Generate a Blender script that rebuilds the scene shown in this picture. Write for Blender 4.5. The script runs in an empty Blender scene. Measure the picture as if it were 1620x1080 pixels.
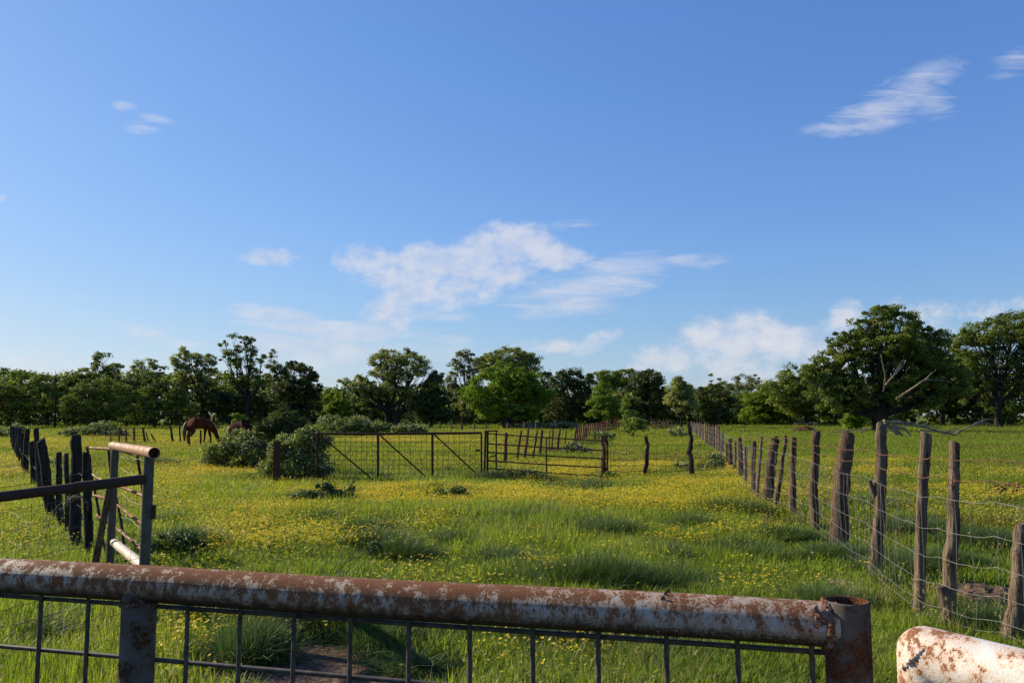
import bpy, math, random
import numpy as np
from mathutils import Vector
random.seed(7)
RS = np.random.RandomState
C = bpy.context.scene.collection
F, H = 1250.0, 1.75
PITCH = math.atan(116.0/F)
CP, SP = math.cos(PITCH), math.sin(PITCH)
rad = math.radians

# ---------- placing things in the pasture ----------
def ray(px, py):
    cx, cy = (px-810)/F, (540-py)/F
    return np.array([cx, CP-SP*cy, SP+CP*cy])
def at(px, py, Y):
    r = ray(px, py); return np.array([0, 0, H]) + r*(Y/r[1])
def gnd(px, py):
    r = ray(px, py); p = np.array([0, 0, H]) + r*(-H/r[2]); p[2] = 0; return p
def pix(x, y, z):
    X = x; Yc = (z-H)*CP - y*SP; D = y*CP + (z-H)*SP
    return 810+F*X/D, 540-F*Yc/D

def vnoise(x, y, s, seed=0):
    x = np.asarray(x, float)/s + 531.7; y = np.asarray(y, float)/s + 877.3
    xi, yi = np.floor(x), np.floor(y); fx, fy = x-xi, y-yi
    fx = fx*fx*(3-2*fx); fy = fy*fy*(3-2*fy)
    def h(a, b):
        v = np.sin(a*127.1+b*311.7+seed*74.7)*43758.5453
        return v-np.floor(v)
    return (h(xi, yi)*(1-fx)+h(xi+1, yi)*fx)*(1-fy)+(h(xi, yi+1)*(1-fx)+h(xi+1, yi+1)*fx)*fy
def gh(x, y):
    f = np.clip((np.asarray(y, float)-3)/4, 0, 1)
    return f*((vnoise(x, y, 2.3, 1)-.5)*.10+(vnoise(x, y, .7, 2)-.5)*.04)
def onground(p): 
    return np.array([p[0], p[1], float(gh(p[0], p[1]))])

# ---------- mesh building ----------
def tag(o, label=None, cat=None, group=None, kind=None):
    if label: o['label'] = label
    if cat: o['category'] = cat
    if group: o['group'] = group
    if kind: o['kind'] = kind
    return o
def thing(name, label, cat, loc, group=None):
    o = bpy.data.objects.new(name, None); C.objects.link(o)
    o.location = tuple(float(v) for v in loc); o.empty_display_size = .2
    o['_w'] = [float(v) for v in loc]
    return tag(o, label, cat, group)
def wloc(parent):
    return np.array(parent['_w']) if parent is not None else np.zeros(3)
class MB:
    def __init__(s): s.v = []; s.f = []; s.n = 0
    def add(s, verts, faces):
        verts = np.asarray(verts, float)
        s.v.append(verts); s.f.extend([tuple(i+s.n for i in f) for f in faces]); s.n += len(verts)
    def build(s, name, mat, parent=None, base=None, sharp=40, label=None):
        V = np.concatenate(s.v); off = wloc(parent) if parent is not None else (np.asarray(base, float) if base is not None else np.zeros(3))
        me = bpy.data.meshes.new(name); me.from_pydata((V-off).tolist(), [], s.f)
        me.materials.append(mat)
        me.polygons.foreach_set('use_smooth', [True]*len(me.polygons))
        if sharp: me.set_sharp_from_angle(angle=rad(sharp))
        o = bpy.data.objects.new(name, me); C.objects.link(o)
        if parent is not None: o.parent = parent; o['_w'] = list(off)
        else: o.location = tuple(off); o['_w'] = list(off)
        if label: o['label'] = label
        return o
    def tube(s, pts, r, n=8, cap=True, wob=0.0, rng=None, lobes=None, hollow=0, axis=None):
        P = np.asarray(pts, float); m = len(P)
        R = np.full(m, r, float) if np.isscalar(r) else np.asarray(r, float)
        T = np.gradient(P, axis=0)
        if axis is not None: T = np.tile(np.asarray(axis, float), (m, 1))
        T /= np.linalg.norm(T, axis=1)[:, None]+1e-12
        up = np.array([0, 0, 1.]) if abs(T[0][2]) < .9 else np.array([0, 1., 0])
        A = np.cross(T[0], up); A /= np.linalg.norm(A)
        a = np.arange(n)*2*math.pi/n; V = []
        for i in range(m):
            A = A - T[i]*A.dot(T[i]); A /= np.linalg.norm(A); B = np.cross(T[i], A)
            k = np.ones(n)
            if lobes is not None: k += lobes[0]*np.sin(2*a+lobes[1]+i*.12)+lobes[2]*np.sin(5*a+lobes[3]+i*.2)
            if wob and rng is not None: k += rng.uniform(-wob, wob, n)
            V.append(P[i] + (R[i]*k)[:, None]*(np.cos(a)[:, None]*A+np.sin(a)[:, None]*B))
        V = np.concatenate(V); Fc = []
        for i in range(m-1):
            for j in range(n):
                k = (j+1) % n; Fc.append((i*n+j, i*n+k, (i+1)*n+k, (i+1)*n+j))
        if cap and not hollow:
            V = np.vstack([V, P[0], P[-1]]); c0, c1 = m*n, m*n+1
            for j in range(n):
                k = (j+1) % n; Fc.append((c0, k, j)); Fc.append((c1, (m-1)*n+j, (m-1)*n+k))
        s.add(V, Fc)
    def box(s, c, sx, sy, sz, rz=0, top=None):
        c = np.asarray(c, float); ca, sa = math.cos(rz), math.sin(rz); V = []
        for z in (0, 1):
            for (x, y) in ((-1, -1), (1, -1), (1, 1), (-1, 1)):
                X, Y = x*sx/2, y*sy/2
                o = np.array([X*ca-Y*sa, X*sa+Y*ca, z*sz])
                if z and top is not None: o[:2] += top
                V.append(c+o)
        s.add(V, [(0, 3, 2, 1), (4, 5, 6, 7), (0, 1, 5, 4), (1, 2, 6, 5), (2, 3, 7, 6), (3, 0, 4, 7)])
    def blob(s, c, r, rng, n=8, m=6, wob=.2):
        V = []; 
        for i in range(m+1):
            th = math.pi*i/m
            for j in range(n):
                ph = 2*math.pi*j/n; k = 1+rng.uniform(-wob, wob) if 0 < i < m else 1
                V.append(np.asarray(c)+np.asarray(r)*k*np.array([math.sin(th)*math.cos(ph), math.sin(th)*math.sin(ph), math.cos(th)]))
        Fc = [(i*n+j, (i+1)*n+j, (i+1)*n+(j+1) % n, i*n+(j+1) % n) for i in range(m) for j in range(n)]
        s.add(V, Fc)

def quads_mesh(name, V, tone, mats, midx=None, smooth=False):
    """V: (N,4,3) quads -> mesh, with a per-face 'tone'"""
    N = len(V); me = bpy.data.meshes.new(name)
    me.vertices.add(N*4); me.vertices.foreach_set('co', V.reshape(-1).astype(np.float32))
    me.loops.add(N*4); me.loops.foreach_set('vertex_index', np.arange(N*4, dtype=np.int32))
    me.polygons.add(N); me.polygons.foreach_set('loop_start', np.arange(0, N*4, 4, dtype=np.int32))
    if midx is not None: me.polygons.foreach_set('material_index', midx.astype(np.int32))
    if smooth: me.polygons.foreach_set('use_smooth', [True]*N)
    a = me.attributes.new('tone', 'FLOAT', 'FACE'); a.data.foreach_set('value', tone.astype(np.float32))
    for m in mats: me.materials.append(m)
    me.update(calc_edges=True); me.validate()
    return me
def leaf_quads(P, Nrm, size, rng, aspect=1.6):
    """diamond shaped leaf sprays at P, facing roughly Nrm"""
    n = len(P); Nn = Nrm + rng.normal(0, .55, (n, 3)); Nn /= np.linalg.norm(Nn, axis=1)[:, None]+1e-9
    t = rng.normal(0, 1, (n, 3)); t -= Nn*(t*Nn).sum(1)[:, None]; t /= np.linalg.norm(t, axis=1)[:, None]+1e-9
    b = np.cross(Nn, t); s = (size*rng.uniform(.6, 1.3, n))[:, None]
    t = t*s*.5*math.sqrt(aspect); b = b*s*.5/math.sqrt(aspect)
    sk = rng.uniform(-.3, .3, (n, 1))
    return np.stack([P-t, P-b+t*sk, P+t, P+b+t*sk], 1)

# ---------- materials ----------
def newmat(name):
    m = bpy.data.materials.new(name); m.use_nodes = True; m.node_tree.nodes.clear(); return m
class NT:
    def __init__(s, tree): s.t = tree; s.n = tree.nodes; s.l = tree.links
    def node(s, typ, **kw):
        nd = s.n.new(typ)
        for k, v in kw.items(): setattr(nd, k, v)
        return nd
    def put(s, sock, v):
        if isinstance(v, bpy.types.NodeSocket): s.l.new(v, sock)
        elif v is not None: sock.default_value = v
    def m(s, op, a, b=None, c=None, clamp=False):
        nd = s.node('ShaderNodeMath', operation=op); nd.use_clamp = clamp
        s.put(nd.inputs[0], a); s.put(nd.inputs[1], b); s.put(nd.inputs[2], c); return nd.outputs[0]
    def mix(s, f, a, b, typ='MIX'):
        nd = s.node('ShaderNodeMix', data_type='RGBA', blend_type=typ)
        s.put(nd.inputs[0], f)
        for i, v in ((6, a), (7, b)):
            s.put(nd.inputs[i], (*v, 1) if isinstance(v, tuple) and len(v) == 3 else v)
        return nd.outputs[2]
    def noise(s, vec, scale, detail=3, rough=.55, out=0, dist=0):
        nd = s.node('ShaderNodeTexNoise'); s.put(nd.inputs['Vector'], vec)
        nd.inputs['Scale'].default_value = scale; nd.inputs['Detail'].default_value = detail
        nd.inputs['Roughness'].default_value = rough; nd.inputs['Distortion'].default_value = dist
        return nd.outputs[out]
    def ramp(s, f, lo, hi):
        nd = s.node('ShaderNodeMapRange', interpolation_type='SMOOTHSTEP')
        s.put(nd.inputs[0], f); nd.inputs[1].default_value = lo; nd.inputs[2].default_value = hi
        return nd.outputs[0]
    def mapping(s, vec, scale=(1, 1, 1), rot=(0, 0, 0)):
        nd = s.node('ShaderNodeMapping'); s.put(nd.inputs[0], vec); nd.inputs[2].default_value = rot; nd.inputs[3].default_value = scale
        return nd.outputs[0]
    def pos(s): return s.node('ShaderNodeNewGeometry').outputs['Position']
    def objc(s): return s.node('ShaderNodeTexCoord').outputs['Object']
    def attr(s, name): return s.node('ShaderNodeAttribute', attribute_name=name).outputs['Fac']
    def bump(s, h, strength=.5, dist=.01):
        nd = s.node('ShaderNodeBump'); nd.inputs['Strength'].default_value = strength; nd.inputs['Distance'].default_value = dist
        s.put(nd.inputs['Height'], h); return nd.outputs[0]
    def out(s, sh):
        o = s.node('ShaderNodeOutputMaterial'); s.l.new(sh, o.inputs[0])
    def pbr(s, col, rough=.7, metal=0, normal=None, spec=.4, final=True):
        p = s.node('ShaderNodeBsdfPrincipled')
        s.put(p.inputs['Base Color'], (*col, 1) if isinstance(col, tuple) and len(col) == 3 else col)
        s.put(p.inputs['Roughness'], rough); s.put(p.inputs['Metallic'], metal)
        p.inputs['Specular IOR Level'].default_value = spec
        if normal is not None: s.l.new(normal, p.inputs['Normal'])
        if final: s.out(p.outputs[0])
        return p.outputs[0]

def foliage(name, dark, light, trans=.35, rough=.55, spec=.25, hue_shift=None, inst=False, sorrel=None):
    m = newmat(name); t = NT(m.node_tree)
    f = t.attr('tone')
    if inst:
        r = t.node('ShaderNodeObjectInfo').outputs['Random']
        f = t.m('ADD', t.m('MULTIPLY', f, .55), t.m('MULTIPLY', r, .3))
        f = t.m('ADD', f, t.m('MULTIPLY', t.m('SUBTRACT', t.noise(t.pos(), .35, 3), .42), .9), clamp=True)
    else:
        f = t.m('ADD', f, t.m('MULTIPLY', t.m('SUBTRACT', t.noise(t.pos(), .35, 2), .5), .5), clamp=True)
    col = t.mix(f, dark, light)
    if hue_shift: col = t.mix(t.ramp(t.noise(t.pos(), hue_shift[0], 3), .5, .68), col, t.mix(.5, col, hue_shift[1]))
    if sorrel:
        col = t.mix(t.m('MULTIPLY', t.ramp(t.noise(t.mapping(t.pos(), (.10, .45, 1)), 1, 5, .65), .47, .62), .75), col, sorrel)
    p = t.pbr(col, rough, spec=spec, final=False)
    tr = t.node('ShaderNodeBsdfTranslucent'); t.put(tr.inputs[0], t.mix(.35, col, (.35, .5, .05), 'MIX') if trans > .2 else col)
    t.put(tr.inputs[0], t.mix(1.0, col, (1.5, 1.6, .7), 'MULTIPLY'))
    mx = t.node('ShaderNodeMixShader'); mx.inputs[0].default_value = trans
    t.l.new(p, mx.inputs[1]); t.l.new(tr.outputs[0], mx.inputs[2]); t.out(mx.outputs[0])
    return m
def wood(name, a, b, scale=1.0, lichen=None):
    m = newmat(name); t = NT(m.node_tree); oc = t.objc()
    st = t.mapping(oc, (38*scale, 38*scale, 2.2*scale))
    n1 = t.noise(st, 1, 5, .65, dist=.4); n2 = t.noise(oc, 5*scale, 4); n3 = t.noise(t.mapping(oc, (110*scale, 110*scale, 5)), 1, 3, .6)
    f = t.ramp(t.m('ADD', t.m('MULTIPLY', n1, .75), t.m('MULTIPLY', n2, .25)), .36, .62)
    col = t.mix(f, a, b)
    crack = t.ramp(n1, .34, .43)
    col = t.mix(crack, (a[0]*.25, a[1]*.22, a[2]*.2), col)
    if lichen: col = t.mix(t.m('MULTIPLY', t.ramp(t.noise(oc, 16, 4), .58, .66), .8), col, lichen)
    h = t.m('ADD', t.m('MULTIPLY', n1, 1.2), t.m('MULTIPLY', n3, .35))
    t.pbr(col, .95, normal=t.bump(h, 1.0, .02/scale), spec=.05)
    return m
def rusty(name, paint, r1, r2, lo, hi, scale=60, toprust=0.0, rough=.55, stretch=(1, 1, 1), bump=.0012, under=None, spec=.25, ends=False):
    m = newmat(name); t = NT(m.node_tree); oc = t.objc(); oc2 = t.mapping(oc, stretch)
    big = t.noise(oc2, scale*.22, 3); mid = t.noise(oc2, scale, 5, .68); fine = t.noise(oc, scale*3.5, 4, .7)
    s = t.m('ADD', t.m('ADD', t.m('MULTIPLY', big, .42), t.m('MULTIPLY', mid, .43)), t.m('MULTIPLY', fine, .15))
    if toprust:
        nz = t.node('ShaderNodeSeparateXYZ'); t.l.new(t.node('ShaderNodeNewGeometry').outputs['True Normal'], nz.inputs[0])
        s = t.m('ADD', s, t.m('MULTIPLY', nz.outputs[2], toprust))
    if ends:   # the middle of the rail has lost most of its paint, the ends have kept more
        sx = t.node('ShaderNodeSeparateXYZ'); t.l.new(oc, sx.inputs[0])
        s = t.m('SUBTRACT', s, t.m('MULTIPLY', t.ramp(sx.outputs[0], -.62, -.15), .050)); s = t.m('SUBTRACT', s, t.m('MULTIPLY', t.ramp(sx.outputs[0], -1.0, -1.35), .045))
    f = t.ramp(s, lo, hi)
    rc = t.mix(t.ramp(fine, .35, .65), r1, r2)
    pc = t.mix(t.ramp(t.noise(oc2, scale*.5, 4, .7), .3, .7), tuple(v*.72 for v in paint), paint)
    stain = t.mix(t.ramp(s, lo-.1, hi), (1, 1, 1), (.85, .55, .38), 'MIX')
    pc = t.mix(1.0, pc, stain, 'MULTIPLY')
    col = t.mix(f, pc, rc)
    if under:   # dark rust along the underside, with the rail's shade painted into it
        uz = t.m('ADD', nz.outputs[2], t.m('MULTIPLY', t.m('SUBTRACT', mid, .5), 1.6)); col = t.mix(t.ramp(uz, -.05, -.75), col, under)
    h = t.m('ADD', t.m('MULTIPLY', f, .6), t.m('MULTIPLY', fine, .9))
    t.pbr(col, t.m('ADD', t.m('MULTIPLY', f, .35), rough), normal=t.bump(h, .8, bump), spec=spec)
    return m
def plain(name, a, b, scale, rough=.7, metal=0, spec=.3):
    m = newmat(name); t = NT(m.node_tree); oc = t.pos()
    t.pbr(t.mix(t.ramp(t.noise(oc, scale, 4), .35, .65), a, b), rough, metal, spec=spec); return m
M = {}
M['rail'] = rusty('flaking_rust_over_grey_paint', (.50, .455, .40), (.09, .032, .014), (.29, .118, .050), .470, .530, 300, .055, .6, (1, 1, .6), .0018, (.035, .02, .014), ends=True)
M['stile'] = rusty('grey_paint_with_rust', (.125, .118, .11), (.035, .017, .011), (.075, .030, .015), .53, .60, 110, 0, .75, spec=.12)
M['endpost'] = rusty('end_pipe_rust', (.13, .118, .105), (.032, .015, .010), (.14, .055, .026), .475, .56, 100, 0, .75, spec=.12)
M['hood'] = rusty('cut_pipe_rust', (.2, .13, .1), (.10, .035, .018), (.26, .10, .05), .38, .5, 90, 0, .6)
M['white'] = rusty('white_paint_with_rust_spots', (.74, .70, .64), (.13, .045, .02), (.33, .15, .07), .548, .580, 120, .012, .45)
M['brace_top'] = rusty('orange_stained_pipe', (.43, .31, .21), (.20, .09, .045), (.34, .18, .09), .43, .58, 34, 0, .5)
M['sidepipe'] = rusty('dark_brown_pipe', (.045, .038, .034), (.04, .018, .012), (.08, .035, .02), .45, .58, 35, 0, .7)
M['brace'] = rusty('grey_green_pipe', (.095, .105, .088), (.07, .04, .03), (.13, .08, .05), .53, .62, 35, 0, .55)
M['lower'] = rusty('pale_pipe', (.62, .57, .48), (.25, .12, .06), (.36, .2, .12), .53, .62, 28, 0, .5)
M['redpipe'] = rusty('red_rusted_tube', (.27, .115, .045), (.10, .036, .016), (.32, .15, .06), .42, .6, 30, 0, .6)
M['darkrust'] = rusty('dark_rusted_steel', (.055, .028, .02), (.04, .018, .012), (.10, .042, .025), .42, .6, 20, 0, .7)
M['redslat'] = plain('red_brown_steel', (.07, .022, .016), (.14, .045, .03), 3, .8)
M['weld'] = rusty('weld_scale', (.22, .2, .19), (.06, .02, .012), (.22, .08, .03), .44, .52, 160, 0, .6)
M['meshwire'] = plain('dark_panel_wire', (.05, .045, .042), (.10, .085, .075), 60, .6, .3)
M['galv'] = plain('galvanised_wire', (.16, .155, .15), (.27, .26, .25), 20, .55, .4)
M['barb'] = plain('rusty_barbed_wire', (.13, .055, .035), (.24, .11, .07), 25, .7, .3)
M['oldwire'] = plain('dull_wire', (.03, .027, .025), (.07, .062, .055), 20, .7, .3)
M['post'] = wood('weathered_brown_post', (.048, .030, .020), (.155, .105, .070), 1.0, (.17, .11, .05))
M['postgrey'] = wood('weathered_grey_post', (.062, .045, .033), (.200, .150, .108), 1.0, (.17, .10, .05))
M['postdark'] = wood('dark_creosoted_post', (.016, .015, .014), (.045, .042, .038), 1.0)
M['postred'] = wood('reddish_post', (.07, .03, .024), (.15, .075, .055), .6)
M['deadwood'] = wood('bare_dead_wood', (.13, .10, .085), (.32, .26, .22), .3)
M['bark'] = wood('tree_bark', (.022, .018, .014), (.065, .053, .043), .12)
M['barkpale'] = wood('pale_tree_bark', (.10, .085, .07), (.23, .20, .165), .12)

M['oldwire2'] = plain('weathered_wrapped_wire', (.10, .085, .07), (.20, .175, .15), 20, .7, .2)
EXPO = 0.65
SKYTINT = (1.0, 1.0, 1.0)
# ---------- camera, light, sky ----------
scn = bpy.context.scene
cam = bpy.data.objects.new('camera', bpy.data.cameras.new('camera')); C.objects.link(cam)
cam.location = (0, 0, H); cam.rotation_euler = (math.pi/2+PITCH, 0, 0)
cam.data.sensor_width = 36; cam.data.lens = F/1620*36; cam.data.clip_start = .05; cam.data.clip_end = 6000
scn.camera = cam
SA, SE = rad(25), rad(27)
SUN = np.array([-math.cos(SE)*math.cos(SA), math.cos(SE)*math.sin(SA), math.sin(SE)])
sl = bpy.data.lights.new('sun', 'SUN'); sl.energy = 5.0; sl.angle = rad(.53); sl.color = (1, .875, .66)
so = bpy.data.objects.new('sun', sl); C.objects.link(so)
so.rotation_euler = Vector(SUN).to_track_quat('Z', 'Y').to_euler(); so.location = (-30, 10, 30)
w = bpy.data.worlds.new('World'); scn.world = w; w.use_nodes = True; w.node_tree.nodes.clear()
t = NT(w.node_tree)
sky = t.node('ShaderNodeTexSky', sky_type='NISHITA'); sky.sun_disc = False
sky.sun_elevation = SE; sky.sun_rotation = math.atan2(SUN[0], SUN[1])
scn.cycles.max_bounces = 6; scn.cycles.diffuse_bounces = 3; scn.cycles.glossy_bounces = 2; scn.cycles.transmission_bounces = 3
sky.air_density = 1.0; sky.dust_density = .35; sky.ozone_density = 2.2; sky.altitude = 100
dirv = t.node('ShaderNodeTexCoord').outputs['Generated']
sep = t.node('ShaderNodeSeparateXYZ'); t.l.new(dirv, sep.inputs[0])
yy = t.m('MAXIMUM', sep.outputs[1], .02)
u = t.m('DIVIDE', sep.outputs[0], yy); v = t.m('DIVIDE', sep.outputs[2], yy)
def field(clouds):
    acc = None
    for (px, py, rx, ry, rot, wgt) in clouds:
        r0 = ray(px, py); u0, v0 = r0[0]/r0[1], r0[2]/r0[1]; a = rad(rot); ca, sa = math.cos(a), math.sin(a)
        du, dv = t.m('SUBTRACT', u, u0), t.m('SUBTRACT', v, v0)
        p = t.m('ADD', t.m('MULTIPLY', du, ca*F/rx), t.m('MULTIPLY', dv, sa*F/rx))
        q = t.m('ADD', t.m('MULTIPLY', du, -sa*F/ry), t.m('MULTIPLY', dv, ca*F/ry))
        g = t.m('MULTIPLY', t.m('SUBTRACT', 1.0, t.m('ADD', t.m('MULTIPLY', p, p), t.m('MULTIPLY', q, q))), wgt)
        acc = g if acc is None else t.m('SMOOTH_MAX', acc, g, .25)
    return acc
cmb = t.node('ShaderNodeCombineXYZ'); t.l.new(u, cmb.inputs[0]); t.l.new(v, cmb.inputs[1])
puffs = [(800, 392, 95, 40, 8, 1), (880, 405, 55, 28, -6, .8), (690, 415, 90, 32, -3, 1), (575, 408, 50, 26, 0, .75), (650, 450, 90, 38, -12, .8), (750, 440, 110, 42, 10, .8), (620, 490, 45, 42, -20, .7),
         (1160, 530, 105, 44, 12, .9), (1060, 565, 95, 32, 20, .75), (1265, 545, 105, 40, 0, .85), (1180, 585, 160, 38, 0, .5), (1340, 500, 26, 24, 0, .4), (1460, 495, 50, 22, 0, .35), (1590, 485, 60, 18, 8, .4), (1500, 530, 80, 20, 5, .25), (1330, 565, 70, 26, 0, .3),
         (945, 540, 45, 16, 25, .75), (425, 406, 50, 17, -4, .95), (870, 548, 60, 12, 0, .5)]
wisps = [(925, 455, 120, 30, 6, .95), (990, 420, 75, 24, 6, .75), (880, 485, 100, 18, 4, .65), (435, 498, 80, 15, -7, 1.4), (520, 522, 150, 20, -5, 1.3), (500, 556, 140, 30, -8, 1.15), (640, 545, 120, 24, -5, .55), (230, 527, 55, 12, -12, .75), (275, 540, 45, 10, -8, .6),
         (1395, 170, 105, 26, 20, .75), (1455, 132, 75, 26, 30, .65), (1370, 196, 90, 16, 8, .7), (1475, 165, 34, 26, 10, .45), (1610, 95, 40, 16, 30, .3), (1090, 412, 60, 12, 0, .45), (20, 578, 110, 18, 3, .4), (700, 500, 75, 9, 0, .6),
         (198, 167, 16, 8, -10, .45), (248, 189, 28, 8, -14, .45), (224, 202, 24, 9, -5, .35), (1, 313, 10, 9, 0, .8), (905, 357, 40, 7, 0, .35)]
n1 = t.noise(t.mapping(cmb.outputs[0], (1, 1.35, 1)), 20, 7, .62)
n2 = t.noise(t.mapping(cmb.outputs[0], (1, 5.5, 1), (0, 0, rad(-14))), 11, 8, .64, dist=.9)
n3 = t.noise(t.mapping(cmb.outputs[0], (1, 2.2, 1)), 7, 4, .5)
P_ = field(puffs); W_ = field(wisps)
aP = t.m('MULTIPLY', t.ramp(t.m('ADD', P_, t.m('MULTIPLY', t.m('SUBTRACT', n1, .5), 2.9)), -.25, .85), t.m('ADD', .45, t.m('MULTIPLY', n3, .75)), clamp=True)
aW = t.m('MULTIPLY', t.ramp(t.m('ADD', W_, t.m('MULTIPLY', t.m('SUBTRACT', n2, .5), 3.3)), -.4, 1.3), .70, clamp=True)
al = t.m('MULTIPLY', t.m('MAXIMUM', aP, aW), .86)
al = t.m('MULTIPLY', al, t.m('GREATER_THAN', sep.outputs[1], .05))
STR = .13
sc_ = t.node('ShaderNodeSeparateColor'); t.l.new(sky.outputs[0], sc_.inputs[0]); cb = t.node('ShaderNodeCombineColor')
hz = t.m('ADD', .86, t.m('MULTIPLY', t.ramp(sep.outputs[2], .0, .24), .14))
for i_, (a_, b_) in enumerate(((.80, .335), (1.245, .82), (2.52, 1.66))):   # film-like shoulder per channel
    x_ = t.m('MULTIPLY', sc_.outputs[i_], STR); v_ = t.m('DIVIDE', t.m('MULTIPLY', x_, a_/STR), t.m('ADD', 1.0, t.m('MULTIPLY', x_, b_)))
    if i_ == 2: v_ = t.m('MULTIPLY', v_, hz)
    t.l.new(v_, cb.inputs[i_])
skyc = cb.outputs[0]
cc = t.mix(t.ramp(n1, .3, .7), (.56/STR, .63/STR, .80/STR), (.80/STR, .78/STR, .80/STR))
final = t.mix(al, skyc, cc)
bg = t.node('ShaderNodeBackground'); t.l.new(final, bg.inputs[0]); bg.inputs[1].default_value = STR*2**-EXPO
o = t.node('ShaderNodeOutputWorld'); t.l.new(bg.outputs[0], o.inputs[0])
vs = scn.view_settings; vs.view_transform = 'Standard'; vs.look = 'None'; vs.exposure = EXPO; vs.gamma = 1

# ---------- ground ----------
def axis(lo, hi, fine_lo, fine_hi, step):
    a = list(np.arange(fine_lo, fine_hi, step)); x = fine_hi; s = step
    while x < hi: a.append(x); s *= 1.35; x += s
    a.append(hi); x = fine_lo; s = step
    while x > lo: s *= 1.35; x -= s; a.insert(0, max(x, lo))
    return np.array(a)
xs = axis(-3000, 3000, -22, 22, .25); ys = axis(-300, 3000, 0, 34, .25)
X, Y = np.meshgrid(xs, ys); Z = gh(X, Y)*np.clip((45-Y)/10, 0, 1)
V = np.stack([X, Y, Z], -1).reshape(-1, 3); nx = len(xs); i = np.arange(len(V)).reshape(len(ys), nx)
Q = np.stack([i[:-1, :-1], i[:-1, 1:], i[1:, 1:], i[1:, :-1]], -1).reshape(-1, 4)
me = bpy.data.meshes.new('pasture'); me.from_pydata(V.tolist(), [], Q.tolist())
me.polygons.foreach_set('use_smooth', [True]*len(me.polygons))
mg = newmat('pasture_ground'); t = NT(mg.node_tree); ps = t.pos()
nA = t.noise(ps, .22, 4); nB = t.noise(ps, 2.2, 5, .65); nC = t.noise(ps, 22, 4, .7)
col = t.mix(t.ramp(nA, .35, .65), (.095, .140, .016), (.145, .180, .024))
col = t.mix(t.m('MULTIPLY', t.ramp(nB, .42, .6), .55), col, (.045, .085, .014))
col = t.mix(t.m('MULTIPLY', t.ramp(nC, .45, .62), .4), col, (.03, .05, .012))
# reddish sorrel streaks in the short grass of the right-hand field
sp = t.node('ShaderNodeSeparateXYZ'); t.l.new(ps, sp.inputs[0])
rightf = t.m('MULTIPLY', t.ramp(t.m('SUBTRACT', sp.outputs[0], t.m('MULTIPLY', sp.outputs[1], .23)), 1.2, 2.5), t.ramp(sp.outputs[1], 14, 20))
streak = t.ramp(t.noise(t.mapping(ps, (.12, .55, 1)), 1, 4, .65), .50, .66)
col = t.mix(t.m('MULTIPLY', t.m('MULTIPLY', rightf, streak), .55), col, (.16, .085, .035))
# bare soil: worn entrance below the gate and a scrape beyond the right fence
bare = None
BARE = [(*gnd(470, 1062)[:2], .80, .62), (*gnd(560, 1078)[:2], .70, .55), (-1.15, 4.1, .9, .9), (*gnd(1560, 945)[:2], .55, .5), (*gnd(1390, 1008)[:2], .10, .10), (*gnd(1326, 922)[:2], .16, .12), (*gnd(1600, 800)[:2], .9, .35)]
for (bx, by, rx, ry) in BARE:
    du = t.m('DIVIDE', t.m('SUBTRACT', sp.outputs[0], bx), rx); dv = t.m('DIVIDE', t.m('SUBTRACT', sp.outputs[1], by), ry)
    g = t.m('SUBTRACT', 1.0, t.m('ADD', t.m('MULTIPLY', du, du), t.m('MULTIPLY', dv, dv)))
    bare = g if bare is None else t.m('MAXIMUM', bare, g)
bm = t.ramp(t.m('ADD', bare, t.m('MULTIPLY', t.m('SUBTRACT', nB, .5), 1.2)), -.2, .2)
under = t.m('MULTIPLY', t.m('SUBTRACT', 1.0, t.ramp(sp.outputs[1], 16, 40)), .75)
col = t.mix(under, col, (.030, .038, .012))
col = t.mix(bm, col, t.mix(t.ramp(nC, .35, .65), (.075, .042, .027), (.19, .125, .085)))
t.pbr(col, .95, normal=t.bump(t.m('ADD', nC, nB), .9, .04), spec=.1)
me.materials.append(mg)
go = bpy.data.objects.new('pasture_ground', me); C.objects.link(go)
tag(go, 'flat green pasture with uneven grassy ground and bare earth patches', 'ground', kind='structure')

# ---------- grass ----------
gm = {}
gm['grass'] = foliage('grass_blade', (.072, .118, .014), (.285, .335, .046), .45, .5, .2, (.55, (.27, .29, .06)), inst=True)
gm['short'] = foliage('short_grass_blade', (.085, .140, .018), (.225, .280, .040), .42, .6, .08, (.16, (.20, .19, .05)), inst=True, sorrel=(.17, .135, .045))
gm['tall'] = foliage('rank_grass_blade', (.026, .052, .012), (.115, .170, .042), .28, .5, .22, (.5, (.12, .17, .08)), inst=True)
gm['dry'] = foliage('dry_stalk', (.20, .17, .07), (.34, .29, .13), .3, .6, .2, None, inst=True)
gm['stem'] = foliage('flower_stem', (.06, .11, .02), (.12, .18, .03), .35, .5, .3, None, inst=True)
mp = newmat('yellow_petal'); t = NT(mp.node_tree)
yc = t.mix(t.node('ShaderNodeObjectInfo').outputs['Random'], (.88, .63, .018), (.92, .70, .03))
p = t.pbr(yc, .45, spec=.4, final=False); tr = t.node('ShaderNodeBsdfTranslucent'); t.put(tr.inputs[0], yc)
mx = t.node('ShaderNodeMixShader'); mx.inputs[0].default_value = .35; t.l.new(p, mx.inputs[1]); t.l.new(tr.outputs[0], mx.inputs[2]); t.out(mx.outputs[0])
gm['petal'] = mp

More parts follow.
